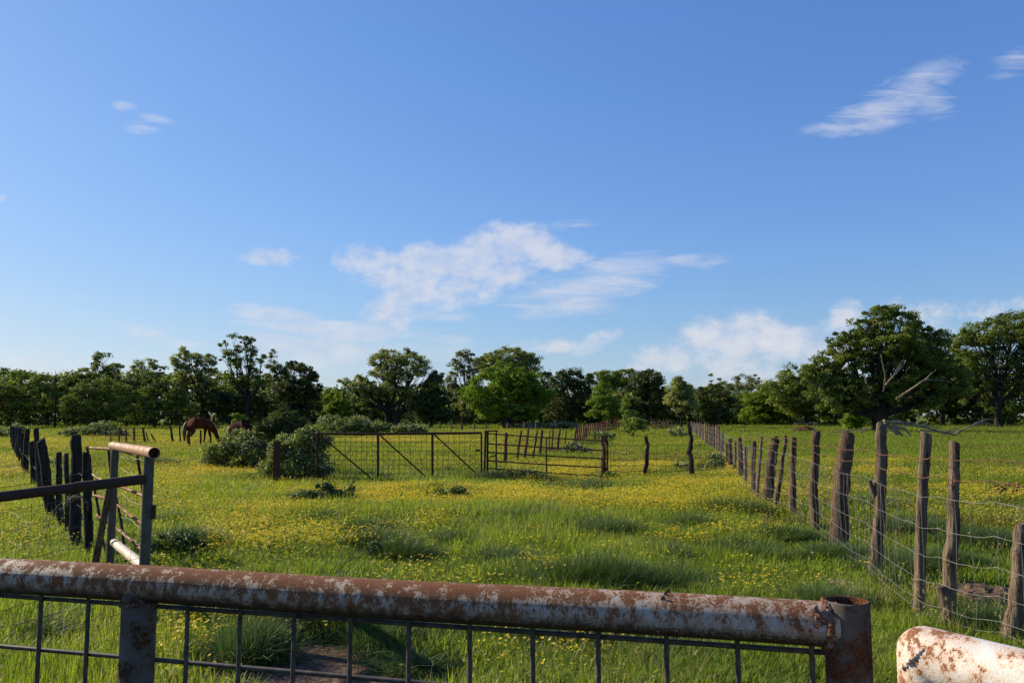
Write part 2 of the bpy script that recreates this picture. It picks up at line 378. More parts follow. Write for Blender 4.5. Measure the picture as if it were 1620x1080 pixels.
def blades(rng, n, rad_, h, wdt, bend, seg=3, lean=.25, stray=1.0):
    a = rng.uniform(0, 2*math.pi, n); r = rad_*np.sqrt(rng.uniform(0, 1, n))
    base = np.stack([r*np.cos(a), r*np.sin(a), np.full(n, -.03)], 1)
    hh = h*rng.uniform(.45, 1.1, n)**stray; d = rng.uniform(0, 2*math.pi, n)
    out = np.stack([np.cos(d), np.sin(d), np.zeros(n)], 1)*.7+base*lean/max(rad_, .01)
    side = np.stack([-np.sin(d), np.cos(d), np.zeros(n)], 1)
    tw = rng.uniform(-.6, .6, n)[:, None]; side = side*np.cos(tw)+out*np.sin(tw)
    bd = (bend*rng.uniform(.2, 1.3, n))[:, None]; qs = []
    def pt(s): return base+np.array([0, 0, 1])*(hh[:, None]*(s-.35*bd*s*s))+out*hh[:, None]*bd*s*s*.8
    ww = (wdt*rng.uniform(.6, 1.3, n))[:, None]
    for k in range(seg):
        s0, s1 = k/seg, (k+1)/seg
        w0, w1 = ww*(1-s0**2)*.5+ww*.03, ww*(1-s1**2)*.5+ww*.03
        p0, p1 = pt(s0), pt(s1)
        qs.append(np.stack([p0-side*w0, p0+side*w0, p1+side*w1, p1-side*w1], 1))
    Q = np.concatenate(qs); tone = np.tile(rng.uniform(0, 1, n), seg)
    return Q, tone
def coll(name, meshes):
    c = bpy.data.collections.new(name)
    for i, me in enumerate(meshes):
        ob = bpy.data.objects.new('%s_%02d' % (name, i), me); c.objects.link(ob)
    return c
def heads(rng, tips, s):
    n = len(tips); return np.concatenate([leaf_quads(tips+rng.normal(0, s*.15, (n, 3)), np.tile([0, 0, 1.], (n, 1)), s, rng, 1.05) for _ in range(2)])
kinds = {}
rng = RS(11)
def mk(name, n, *a, mat, **k):
    Q, tn = blades(rng, n, *a, **k); return quads_mesh(name, Q, tn, [gm[mat]])
kinds['grass'] = coll('meadow_tuft', [mk('meadow_tuft', 58, .15, .165, .0065, .8, mat='grass') for _ in range(5)])
kinds['short'] = coll('short_tuft', [mk('short_tuft', 40, .24, .11, .011, .7, mat='short', seg=2) for _ in range(4)])
kinds['tall'] = coll('rank_tuft', [mk('rank_tuft', 170, .16, .40, .0058, .9, mat='tall', lean=.6) for _ in range(5)])
dm = []
for _ in range(3):
    Q, tn = blades(rng, 4, .15, .42, .003, .35); Q2, t2 = blades(rng, 8, .12, .36, .006, .6)
    tips = Q[-4:, 2]; hd = np.concatenate([leaf_quads(tips-[0, 0, .012*j], rng.normal(0, 1, (4, 3))*[1, 1, .1], .022, rng, 4.0) for j in range(3)])
    dm.append(quads_mesh('seed_stalk', np.concatenate([Q, Q2, hd]), np.concatenate([tn, t2, np.ones(len(hd))*.7]), [gm['dry']]))
kinds['dry'] = coll('seed_stalk', dm)
fl = []
for k in range(6):
    n = 9; Q, tn = blades(rng, n, .17, .245, .0045, .3, stray=.8); tips = Q[-n:, 2]+[0, 0, .005]
    pq = []
    for tp in tips:
        nm = np.array([rng.normal(0, .35)-.2, rng.normal(0, .35)-.1, 1.]); nm /= np.linalg.norm(nm)
        t1 = np.cross(nm, [1, 0, 0]); t1 /= np.linalg.norm(t1); t2 = np.cross(nm, t1); R_ = .0105
        for j in range(5):
            a0, a1 = j*1.2566, (j+.5)*1.2566; a2 = (j+1)*1.2566
            c = lambda a, r, hz: tp+(t1*math.cos(a)+t2*math.sin(a))*r+nm*hz
            pq.append([tp, c(a0+.15, R_*.8, .004), c(a1, R_*1.15, .006), c(a2-.15, R_*.8, .004)])
    Q = np.concatenate([Q, np.array(pq)]); mi = np.concatenate([np.zeros(3*n), np.ones(len(pq))])
    fl.append(quads_mesh('buttercup_sprig', Q, np.concatenate([tn, np.ones(len(pq))*.5]), [gm['stem'], gm['petal']], mi))
kinds['flower'] = coll('buttercup_sprig', fl)

def scatter(name, label, cat, colname, P, rz, sc, tilt):
    me = bpy.data.meshes.new(name); me.vertices.add(len(P)); me.vertices.foreach_set('co', P.reshape(-1).astype(np.float32))
    a = me.attributes.new('sc', 'FLOAT_VECTOR', 'POINT'); a.data.foreach_set('vector', sc.reshape(-1).astype(np.float32))
    a = me.attributes.new('ro', 'FLOAT_VECTOR', 'POINT'); a.data.foreach_set('vector', np.stack([tilt[:, 0], tilt[:, 1], rz], 1).reshape(-1).astype(np.float32))
    ob = bpy.data.objects.new(name, me); C.objects.link(ob); tag(ob, label, cat, kind='stuff')
    ng = bpy.data.node_groups.new(name, 'GeometryNodeTree')
    ng.interface.new_socket('Geometry', in_out='INPUT', socket_type='NodeSocketGeometry'); ng.interface.new_socket('Geometry', in_out='OUTPUT', socket_type='NodeSocketGeometry')
    N = ng.nodes; L = ng.links; gi = N.new('NodeGroupInput'); go_ = N.new('NodeGroupOutput')
    ip = N.new('GeometryNodeInstanceOnPoints'); ci = N.new('GeometryNodeCollectionInfo'); ci.inputs[0].default_value = kinds[colname]
    ci.inputs['Separate Children'].default_value = True; ci.inputs['Reset Children'].default_value = True
    def at_(nm, ty):
        q = N.new('GeometryNodeInputNamedAttribute'); q.data_type = ty; q.inputs[0].default_value = nm; return q.outputs[0]
    L.new(gi.outputs[0], ip.inputs['Points']); L.new(ci.outputs[0], ip.inputs['Instance']); ip.inputs['Pick Instance'].default_value = True
    e = N.new('FunctionNodeEulerToRotation'); L.new(at_('ro', 'FLOAT_VECTOR'), e.inputs[0]); L.new(e.outputs[0], ip.inputs['Rotation'])
    L.new(at_('sc', 'FLOAT_VECTOR'), ip.inputs['Scale']); L.new(ip.outputs[0], go_.inputs[0])
    md = ob.modifiers.new('scatter', 'NODES'); md.node_group = ng
    return ob
def wedge(n, lo, hi, rng, pw=.5, half=.72):
    e = pw; D = (lo**e+(hi**e-lo**e)*rng.uniform(0, 1, n))**(1/e)
    th = rng.uniform(-half, half, n)
    return D*np.tan(th*.98), D
def blobsum(px, py, L_):
    s = np.zeros_like(px)
    for (a, b, sx, sy, w_) in L_: s = np.maximum(s, w_*np.exp(-.5*(((px-a)/sx)**2+((py-b)/sy)**2)))
    return s
def bareat(x, y):
    b = np.full(x.shape, -9.)
    for (bx, by, rx, ry) in BARE: b = np.maximum(b, 1-((x-bx)/rx)**2-((y-by)/ry)**2)
    return b+(vnoise(x, y, .35, 9)-.5)*.8
# rank clumps: pixel spot in the photograph -> ground position, radius in m, height scale
TUFTS = [(288, 868, .42, 1.25), (262, 880, .3, 1.1), (318, 872, .32, .9), (490, 792, .75, .95), (540, 785, .6, .75), (590, 786, .5, .45), (455, 800, .5, .7), (515, 830, .45, .75), (600, 868, .5, .9), (640, 885, .45, 1.0), (575, 845, .4, .7), (690, 785, .7, .9), (735, 785, .5, .8),
         (830, 828, .6, .85), (880, 822, .5, .7), (960, 848, .6, .9), (925, 838, .5, .7), (1090, 838, .6, 1.0), (1150, 815, .9, 1.05), (1180, 818, .5, 1.0), (955, 928, .55, 1.15), (905, 925, .4, .9), (1010, 930, .35, .9), (790, 760, 1.1, .9), (840, 762, .9, .8), (900, 776, 1.0, .8), (960, 772, 1.0, .7),
         (390, 825, .5, .6), (1200, 880, .4, .7), (425, 990, .42, 1.15), (470, 990, .40, 1.15), (390, 1050, .35, 1.2), (520, 1000, .42, 1.2), (575, 1005, .40, 1.0), (620, 1030, .3, .8), (360, 985, .35, 1.0), (560, 960, .4, .9), (715, 860, .5, .5), (800, 890, .5, .5), (1060, 880, .5, .5), (30, 745, 1.2, .7), (80, 735, 1.2, .5), (250, 735, 1.0, .8), (390, 760, .8, .8), (1330, 880, .5, .7), (1420, 905, .5, .8), (1240, 850, .5, .8), (640, 1060, .3, .5), (1480, 900, .6, .8), (1560, 860, .8, .7), (1450, 840, 1.0, .6), (1380, 800, 1.1, .6), (1000, 1000, .4, .6), (870, 1010, .4, .6), (1300, 960, .4, .7), (900, 716, 1.8, .8), (940, 704, 1.8, .7), (840, 700, 2, .6), (1560, 1000, .45, .9)]
rng = RS(21)
def rowline(px, py):   # within the short-grass fields?
    return None
x, y = wedge(95000, 2.6, 150, rng)
n0 = len(x); hn = vnoise(x, y, 3.0, 5)*.6+vnoise(x, y, .9, 6)*.4
px, py = pix(x, y, 0*x)
short = (y > 23.5) | ((x > .9+.235*y) & (vnoise(x, y, 2, 8)*6+y > 12))
keep = bareat(x, y) < -.25
x, y, hn, px, py, short = [q[keep] for q in (x, y, hn, px, py, short)]
hf = np.clip(hn*1.5-.05, .2, 1.5)
n = len(x); rz = rng.uniform(0, 6.28, n); tilt = rng.normal(0, .12, (n, 2))
g = ~short
lat = 1+y/16
S = np.stack([lat, lat, hf*rng.uniform(.7, 1.5, n)*(1.35+y/70)], 1)
Pz = np.stack([x, y, gh(x, y)*np.clip((45-y)/10, 0, 1)], 1)
scatter('meadow_grass', 'long green meadow grass filling the enclosure behind the near gate', 'grass', 'grass', Pz[g], rz[g], S[g], tilt[g])
g2 = short; S2 = np.stack([1+y/22, 1+y/22, rng.uniform(.5, 1.25, n)*(.5+hn)*(1+y/60)], 1)
scatter('grazed_grass', 'short grazed grass of the fields beyond the fences', 'grass', 'short', Pz[g2], rz[g2], S2[g2], tilt[g2])
# rank tufts
TP, TS = [], []
for (a, b, r_, hs_) in TUFTS:
    c = gnd(a, min(b, 1079)); r_ *= .55; hs_ *= .9; k = int(95*(r_/.4)**2*(1 if c[1] < 12 else .6)); k = min(max(k, 12), 190)
    an = rng.uniform(0, 6.28, k); rr = r_*np.sqrt(rng.uniform(0, 1, k)); q = np.stack([c[0]+rr*np.cos(an)*1.3, c[1]+rr*np.sin(an), 0*rr], 1)
    q[:, 2] = gh(q[:, 0], q[:, 1]); TP.append(q); hh = hs_*(1.05-.5*(rr/r_)**2)*rng.uniform(.75, 1.15, k); l = np.full(k, 1.0+.01*c[1]); TS.append(np.stack([l, l, hh], 1))
x, y = wedge(6500, 3, 24, rng); msk = (vnoise(x, y, 1.2, 31)*.6+vnoise(x, y, .4, 33)*.4 > .77) & (bareat(x, y) < -.3) & ~((x > 1.2+.235*y) & (y > 12))
x, y = x[msk], y[msk]; TP.append(np.stack([x, y, gh(x, y)], 1)); TS.append(np.stack([np.ones(len(x)), np.ones(len(x)), rng.uniform(.45, .85, len(x))], 1))
TP = np.concatenate(TP); TS = np.concatenate(TS); n = len(TP)
scatter('rank_grass', 'tall dark bluish green tussocks standing above the meadow', 'grass', 'tall', TP, rng.uniform(0, 6.28, n), TS, rng.normal(0, .15, (n, 2)))
x, y = wedge(2200, 3, 30, rng); kk = (vnoise(x, y, 1.6, 41)*.6+vnoise(x, y, .5, 43)*.4 > .5) & (bareat(x, y) < -.1); x, y = x[kk], y[kk]
c2 = gnd(1440, 960); x = np.concatenate([x, rng.normal(c2[0], .35, 28)]); y = np.concatenate([y, rng.normal(c2[1], .5, 28)]); n = len(x)
scatter('seeding_grass', 'thin straw coloured seed stalks rising through the meadow', 'grass', 'dry', np.stack([x, y, gh(x, y)], 1), rng.uniform(0, 6.28, n), np.stack([np.ones(n), np.ones(n), rng.uniform(.6, 1.05, n)], 1), rng.normal(0, .2, (n, 2)))
# buttercups
FL = [(330, 750, 90, 18, .7), (300, 785, 70, 14, .5), (420, 795, 80, 20, .6), (390, 848, 70, 24, .6), (480, 845, 80, 16, .5), (560, 825, 60, 16, .35), (570, 774, 110, 8, 1.2), (700, 775, 130, 9, 1.5), (860, 780, 90, 7, 1.2), (1110, 766, 75, 13, 1.5), (1160, 752, 30, 20, 1.1), (1000, 792, 130, 8, .6), (640, 815, 60, 10, .25),
      (900, 738, 70, 10, .6), (1010, 742, 60, 12, .6), (1010, 705, 110, 14, .12), (1310, 724, 110, 3, .35), (1450, 741, 170, 4, .5), (1420, 766, 200, 4, .35), (1250, 782, 50, 7, .5), (1600, 775, 60, 6, .6), (640, 694, 130, 3, .55), (640, 720, 120, 12, .14), (700, 706, 60, 4, .25), (260, 695, 90, 10, .45), (100, 700, 60, 8, .6), (20, 740, 40, 25, .6), (60, 700, 60, 10, .5), (20, 820, 60, 30, .25),
      (1090, 838, 30, 5, .4), (1160, 825, 40, 5, .25), (280, 905, 50, 18, .55), (310, 990, 40, 40, .3), (620, 900, 120, 12, .10), (860, 1015, 60, 20, .05), (1200, 905, 50, 12, .06), (880, 880, 40, 8, .12), (800, 700, 60, 20, .2), (430, 980, 60, 20, .3), (900, 755, 500, 40, .03), (500, 850, 350, 50, .03), (1500, 800, 150, 14, .10)]
x, y = wedge(230000, 4, 90, rng, .6, .66); px, py = pix(x, y, 0*x+.2)
d = blobsum(px, py, FL)*(.15+2.1*np.clip((vnoise(x, y, 1.2, 51)*.5+vnoise(x, y, .4, 52)*.3+vnoise(x, y, 4, 53)*.2-.3)*2.2, 0, 1))
kk = (rng.uniform(0, 1, len(x)) < d*.70) & (bareat(x, y) < 0); x, y, d = x[kk], y[kk], d[kk]; n = len(x)
print('buttercups', n)
lat = 1+y/30
scatter('buttercup_patch', 'yellow buttercups flowering in drifts through the grass', 'wildflowers', 'flower', np.stack([x, y, gh(x, y)], 1), rng.uniform(0, 6.28, n),
        np.stack([lat, lat, rng.uniform(.7, 1.15, n)*np.where((y > 23.5) | (x > .9+.235*y), .75+y/120, 1.0)], 1), rng.normal(0, .1, (n, 2)))
# ---------- fences and gates ----------
def post_mesh(base, top, r, mat, parent, rng, n=12, name='post', bends=.25, knob=None, label=None, taper=.85, sink=.25):
    base = np.asarray(base, float); top = np.asarray(top, float); L_ = np.linalg.norm(top-base)
    m = max(4, min(26, int(L_/.06))) if n > 8 else 5
    s = np.linspace(-sink/L_, 1, m+1)[:, None]
    P = base+(top-base)*s
    off = np.cumsum(rng.normal(0, 1, (m+1, 2)), 0); off -= np.linspace(0, 1, m+1)[:, None]*off[-1]; off *= r*bends/max(1e-6, np.abs(off).max())
    P[:, :2] += off
    R = r*(1.08-(1.08-taper)*np.clip(s[:, 0], 0, 1))*(1+rng.normal(0, .035, m+1))
    R[-1] *= .9
    mb = MB(); mb.tube(P, R, n, True, .035 if n > 8 else .02, rng, (rng.uniform(.05, .13), rng.uniform(0, 6), rng.uniform(.03, .07), rng.uniform(0, 6)))
    # ragged, slanted cut top
    V = mb.v[0]; sl_ = rng.uniform(-.5, .5, 2); ctr = P[-1]
    for i in list(range(m*n, (m+1)*n))+[len(V)-1]:
        d = V[i]-ctr; V[i][2] += d[0]*sl_[0]+d[1]*sl_[1]+rng.uniform(-.12, .12)*r
    if knob:
        for (s0, dx, dz, kr) in knob:
            c = base+(top-base)*s0
            mb.tube([c, c+np.array([dx*.5, 0, dz*.4]), c+np.array([dx, 0, dz])], [kr*1.2, kr, kr*.7], 10, True, .08, rng)
    return mb.build(name, mat, parent, sharp=60, label=label)
def pp(bx, by, tx, ty, w, Y=None):
    g = gnd(bx, by) if Y is None else np.array([at(bx, by, Y)[0], Y, 0])
    g = onground(g); tp = at(tx, ty, g[1]); return g, tp, w*.45*g[1]/F
def wirepath(pts, sag=.02, seg=6, jit=.004, rng=None):
    out = []
    for a, b in zip(pts[:-1], pts[1:]):
        a, b = np.asarray(a), np.asarray(b)
        for k in range(seg):
            s = k/seg; p = a+(b-a)*s; p = p-np.array([0, 0, sag*4*s*(1-s)])
            if rng is not None: p = p+rng.normal(0, jit, 3)
            out.append(p)
    out.append(np.asarray(pts[-1])); return np.array(out)
def interp_line(pts, step):
    pts = np.asarray(pts, float); d = np.concatenate([[0], np.cumsum(np.linalg.norm(np.diff(pts[:, :2], axis=0), axis=1))])
    s = np.arange(step*.5, d[-1], step); return np.stack([np.interp(s, d, pts[:, k]) for k in range(3)], 1)
def net(parent, line, heights, step, mat, r, rng, name='net_wire', sag=.02, rv=None, jit=.004, grow=0):
    mb = MB(); line = np.asarray(line, float); hs_ = []
    for h in heights:
        p = wirepath([q+np.array([0, 0, h*hf_]) for q, hf_ in zip(line, np.ones(len(line)))], sag, 6, jit, rng)
        rr = r*(1+grow*p[:, 1]); mb.tube(p, rr, 4, False); hs_.append(p)
    for q in interp_line(line, step):
        zs = np.linspace(min(heights), max(heights), 5); off = np.cumsum(rng.normal(0, .010, (5, 2)), 0)
        P = np.array([[q[0]+off[k, 0], q[1]+off[k, 1], q[2]+zs[k]-sag*.5] for k in range(5)])
        mb.tube(P, (rv or r*.75)*(1+grow*q[1]), 3, False)
    return mb.build(name, mat, parent, sharp=0)
def barbed(parent, pts, r, rng, mat, name='barbed_wire', sag=.03, grow=0, step=.14):
    p = wirepath(pts, sag, 8, .004, rng); mb = MB(); mb.tube(p, r*(1+grow*p[:, 1]), 4, False)
    for q in interp_line(p, step):
        if q[1] > 16: continue
        d = rng.normal(0, 1, 3); d /= np.linalg.norm(d); mb.tube([q-d*.016, q+d*.016], r*.7, 3, False)
        d = rng.normal(0, 1, 3); d /= np.linalg.norm(d); mb.tube([q-d*.016, q+d*.016], r*.7, 3, False)
    return mb.build(name, mat, parent, sharp=0)
rng = RS(5)

# right-hand fence: split wooden posts with net wire and barbed strands
RP = [(1596, 1028, 1616, 828, 29, 'postgrey', None), (1501, 1002, 1510, 701, 21, 'postgrey', 'B'), (1455, 980, 1465, 684, 20, 'postgrey', None), (1383, 916, 1394, 672, 20, 'postgrey', 'D'), (1327, 864, 1341, 687, 28, 'post', None),
      (1290, 838, 1291, 681, 16, 'post', None), (1255, 818, 1256, 692, 13, 'post', None), (1227, 809, 1243, 690, 8, 'post', None), (1215, 801, 1224, 692, 16, 'post', None), (1197, 793, 1205, 690, 6, 'postgrey', None),
      (1193, 788, 1193, 698, 9, 'post', None), (1180, 774, 1179, 707, 6, 'post', None), (1171, 757, 1170, 692, 8, 'post', None), (1163, 750, 1163, 699, 5, 'postgrey', None), (1156, 744, 1155, 694, 8, 'post', None), (1150, 739, 1150, 701, 4, 'postred', None)]
far = []
for k in range(19):
    s = (k/18.)**.8; by = 722-38*s; bx = 1142-48*s
    far.append((bx+rng.uniform(-1, 1), by, bx+rng.uniform(-1.5, 1.5), (684 if k == 0 else 673)-8*s+rng.uniform(-2, 2)+(2 if k % 3 else 0), max(2.2, 5.5-3.4*s), ['postgrey', 'post', 'postgrey', 'postred'][k % 4], None))
allp = [(pp(*q[:5]), q) for q in RP+far]
lastg = allp[0][0][0]
fR = thing('wire_fence', 'long fence of split weathered wooden posts with net wire running away on the right', 'fence', onground(allp[3][0][0]))
line = []
for (g, tp, r), q in allp:
    kn = None
    if q[6] == 'B': kn = [(.13, -.07, .16, .045)]
    if q[6] == 'D': kn = [(.50, -.085, .22, .034)]
    near = g[1] < 20
    post_mesh(g, tp, r, M[q[5]], fR, rng, 14 if near else 6, bends=.5 if near else .3, knob=kn)
    line.append(g+np.array([-r-.006, -.3*r, 0]))
ext = line[0]+(line[0]-line[1])*1.8; ext[2] = 0
line = [ext]+line
nearl = [q for q in line if q[1] < 20]; farl = [q for q in line if q[1] >= 17]
net(fR, nearl, [.12, .20, .38, .59, .82, 1.08], .19, M['galv'], .0017, rng, sag=.03, grow=.03, jit=.0035)
net(fR, farl, [.15, .40, .65, .9, 1.1], .9, M['galv'], .0028, rng, sag=.02, grow=.012)
barbed(fR, [q+np.array([0, 0, 1.24]) for q in nearl], .0022, rng, M['barb'], grow=.05)
barbed(fR, [q+np.array([0, 0, 1.42-.012*i]) for i, q in enumerate(nearl)], .0022, rng, M['barb'], grow=.05)
mb = MB()     # tangle of rusty loose wire caught on the fence
for k in range(16):
    c = at(rng.uniform(1568, 1612), rng.uniform(764, 780), 6.3); mb.blob(c, [.012, .012, .010], rng, 5, 4, .4)
    if k % 3 == 0: mb.tube([c, c+rng.normal(0, .05, 3)-[0, 0, .1], c+rng.normal(0, .06, 3)-[0, 0, .22]], .002, 3, False)
mb.build('vine_tangle', M['barb'], fR)

# left-hand fence: dark old posts
LP_ = [(141, 885, 137, 716, 13), (122, 872, 121, 690, 17), (107, 850, 105, 717, 9), (95, 836, 93.5, 715, 10), (82, 824, 64, 696, 17), (66, 800, 58, 706, 6), (63, 790, 57, 677, 9), (54, 775, 50, 698, 8), (60, 782, 66, 712, 4), (41, 755, 43, 678, 8.5), (36, 746, 35, 686, 6),
       (32, 737, 31, 678, 6), (28, 729, 27, 676, 5), (25, 722, 24, 675, 5), (22, 716, 21, 674, 4), (20, 711, 19, 674, 4), (18, 706, 17, 673, 3)]
LL = [pp(*q) for q in LP_]
fL = thing('wire_fence', 'fence of dark old wooden posts close together on the left side', 'fence', onground(LL[0][0]))
for (g, tp, r) in LL: post_mesh(g, tp, r, M['postdark'], fL, rng, 12, bends=.35, taper=.95)
lt = [g+np.array([-r, 0, 0]) for g, tp, r in LL]
netL = [LL[0][0]+np.array([-.05, 0, 0]), np.array([-5.0, 7.4, 0]), np.array([-5.0, 5.2, 0]), np.array([-5.0, 3.0, 0])]
net(fL, netL, [.10, .25, .42, .62, .80], .28, M['oldwire'], .0024, rng, sag=.03, jit=.01)
barbed(fL, [q+np.array([0, 0, 1.05]) for q in netL], .0026, rng, M['oldwire'])
barbed(fL, [q+np.array([0, 0, 1.0]) for q in lt[:8]], .003, rng, M['oldwire'])
barbed(fL, [q+np.array([0, 0, .6]) for q in lt[:12]], .003, rng, M['oldwire'])
mb = MB(); c0 = at(118, 806, 9.3)
for k in range(7):
    R_ = rng.uniform(.08, .24); c = c0+rng.normal(0, .07, 3)*[1, .3, 1]; a = np.linspace(0, rng.uniform(2.5, 6), 14); tl = rng.uniform(-.6, .6)
    mb.tube([c+np.array([R_*math.cos(q), -.05+R_*.3*math.sin(q), R_*math.sin(q+tl)]) for q in a], .004, 4, False)
tag(mb.build('wire_coil', M['oldwire'], None, base=c0), 'loose curls of grey wire hanging on the dark left posts', 'wire')

# pipe brace at the end of the left side: two posts, short top pipe with open end, lower pipe
A_, B_ = at(182, 712, 9.0), at(236, 720, 6.6)
pb = thing('pipe_brace', 'pipe fence brace of two upright pipes under a short orange stained top pipe', 'pipe brace', (B_[0], B_[1], 0))
mb = MB(); mb.tube([[A_[0], A_[1], -.2], [A_[0], A_[1], .5], [A_[0], A_[1], A_[2]]], .042, 20); mb.build('upright', M['brace'], pb)
mb = MB(); mb.tube([[B_[0], B_[1], -.2], [B_[0], B_[1], .5], [B_[0], B_[1], B_[2]]], .042, 24); mb.build('upright', M['brace'], pb)
def openpipe(mb, a, b, R_, n=28, wall=.005, seg=6):
    a, b = np.asarray(a, float), np.asarray(b, float); d = (b-a)/np.linalg.norm(b-a)
    P = [a+(b-a)*k/seg for k in range(seg+1)]+[b+d*.0005, b-d*.001, b-d*.2]
    mb.tube(P, [R_]*(seg+1)+[R_-wall*.5, R_-wall, R_-wall], n, False, axis=d)
    mb.tube([b-d*.2, b-d*.199], R_-wall, n)
tA, tB = at(178, 704.5, 9.15), at(244, 716.5, 6.4)
mb = MB(); openpipe(mb, tA, tB, .046); mb.blob(tA, [.04, .04, .044], rng, 10, 6, .05); mb.build('top_pipe', M['brace_top'], pb, sharp=50)
for fx in (.33, .66):
    mb = MB(); c = tA+(tB-tA)*fx; d = (tB-tA)/np.linalg.norm(tB-tA); mb.tube([c-d*.006, c, c+d*.006], [.0465, .0475, .0465], 24, False); mb.build('weld_ring', M['brace_top'], pb)
l0, l1 = at(180, 857, 9.0), at(229, 897, 6.7)
mb = MB(); mb.tube([l0, (l0+l1)/2, l1], .044, 18); mb.build('lower_pipe', M['lower'], pb)
mb = MB(); c = at(243.5, 809, 6.55); mb.box(c-[0, .01, .055], .03, .03, .11); mb.build('hinge_lug', M['darkrust'], pb)
mb = MB()
for pts in ([(190, 722), (208, 725), (228, 728)], [(191, 741), (202, 746), (210, 752), (222, 757)], [(191, 779), (200, 786), (211, 796), (228, 797)], [(192, 817), (205, 822), (215, 830), (228, 836)], [(191, 838), (205, 850), (218, 862), (228, 868)], [(150, 842), (165, 856), (178, 858)], [(158, 868), (170, 874), (184, 886)]):
    P = np.array([at(x_, y_, 9.0-2.4*(x_-182)/54) for x_, y_ in pts]); k = np.linspace(0, len(P)-1, 16)
    P = np.stack([np.interp(k, np.arange(len(P)), P[:, j]) for j in range(3)], 1)+rng.normal(0, .008, (16, 3)); mb.tube(P, .0022, 4, False)
mb.build('wrapped_wire', M['oldwire2'], pb)
mb = MB(); a_, b_ = at(175, 766, 8.7), at(146, 886, 8.9); b_[2] = -.1
mb.tube([a_, (a_+b_)/2+[0, 0, .01], b_], [.036, .040, .042], 6, True, .05, rng)
tag(mb.build('leaning_board', M['post'], None, base=(b_[0], b_[1], 0)), 'narrow dark board leaning behind the pipe brace', 'board')

# side rail panel running from the brace towards the left foreground
a_ = at(232, 757, 6.6); b_ = at(0, 785.5, 5.45); d = b_-a_; c_ = a_+d*2.6; c_[2] = b_[2]
fr = thing('rail_panel', 'single dark pipe rail with net wire hung below at far left', 'fence panel', (a_[0], a_[1], 0))
mb = MB(); mb.tube([a_, a_+d*.55], .040, 22); mb.tube([a_+d*.5, b_, a_+d*2.2, c_], .036, 22); mb.build('rail', M['sidepipe'], fr)
mb = MB(); mb.tube([[c_[0], c_[1], -.2], [c_[0], c_[1], c_[2]+.1]], .04, 16); mb.build('upright', M['brace'], fr)
gl = [np.array([p[0], p[1], 0]) for p in (a_, a_+d*.6, b_, a_+d*1.7, c_)]
net(fr, gl, [.08, .2, .32, .44, .60, .76], .24, M['oldwire'], .002, rng, sag=.012, jit=.006)

# bent red tube gate seen edge-on behind the brace
def YG(x_): return 10.3-1.7*(x_-138)/91
rg = thing('tube_gate', 'bent red rusted tube gate standing edge-on behind the pipe brace', 'gate', onground(at(160, 880, 8.6)*[1, 1, 0]))
def gp(L_): return np.array([at(x_, y_, YG(x_)) for x_, y_ in L_])
def smoothp(P, n=14):
    k = np.linspace(0, len(P)-1, n); return np.stack([np.interp(k, np.arange(len(P)), P[:, j]) for j in range(3)], 1)
for L_ in ([(137, 708), (172, 709.5), (200, 715), (218, 721)], [(143, 748), (155, 756), (172, 764), (198, 772), (229, 785)], [(148, 783), (165, 787), (190, 801), (206, 815), (230, 831)], [(153, 814), (170, 826), (188, 838), (213, 859), (230, 874)]):
    mb = MB(); mb.tube(smoothp(gp(L_)), .0165, 12); mb.build('rail', M['redpipe'], rg)
for L_ in ([(138, 708), (144, 748), (151, 781), (157, 814), (167, 886)], [(171.5, 709), (175, 748), (184, 790), (191, 820), (199, 888)], [(217, 719), (222, 752), (228, 790)]):
    mb = MB(); mb.tube(smoothp(gp(L_)), .016, 10); mb.build('upright', M['darkrust'], rg)

# near pipe gate in the foreground
P0, P1 = np.array([-.881, 1.36]), np.array([.408, 1.045]); dG = (P1-P0)/np.linalg.norm(P1-P0); nG = np.array([dG[1], -dG[0]])
RZ = 1.482
def gat(s, z, off=0): p = P0+dG*s+nG*off; return np.array([p[0], p[1], z])
sE = 1.3485
ng_ = thing('pipe_gate', 'rusty grey foreground pipe gate with thick top rail and square wire panel', 'gate', gat(sE, 0))
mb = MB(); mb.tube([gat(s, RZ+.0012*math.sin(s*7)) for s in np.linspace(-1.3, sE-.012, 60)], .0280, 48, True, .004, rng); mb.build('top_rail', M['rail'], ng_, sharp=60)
mb = MB(); sS = .297
mb.tube([gat(sS, .08), gat(sS, .7), gat(sS, RZ-.008)], .0262, 40); mb.build('upright', M['stile'], ng_)
mb = MB(); mb.tube([gat(-1.25, .08), gat(-1.25, .7), gat(-1.25, RZ-.008)], .0285, 24); mb.build('upright', M['stile'], ng_)
mb = MB(); Z_ = [.06, .5, 1.0, 1.4, 1.45, 1.500]
tz = 1.5140; P = [gat(sE, z) for z in Z_]+[gat(sE, tz-.001), gat(sE, tz), gat(sE, tz-.001), gat(sE, tz-.03), gat(sE, tz-.2)]
mb.tube(P, [.0280]*6+[.0278, .0265, .0242, .0238, .0238], 56, False, .006, rng, axis=(0, 0, 1)); mb.tube([gat(sE, tz-.2), gat(sE, tz-.199)], .0238, 40); mb.build('end_upright', M['endpost'], ng_, sharp=50)
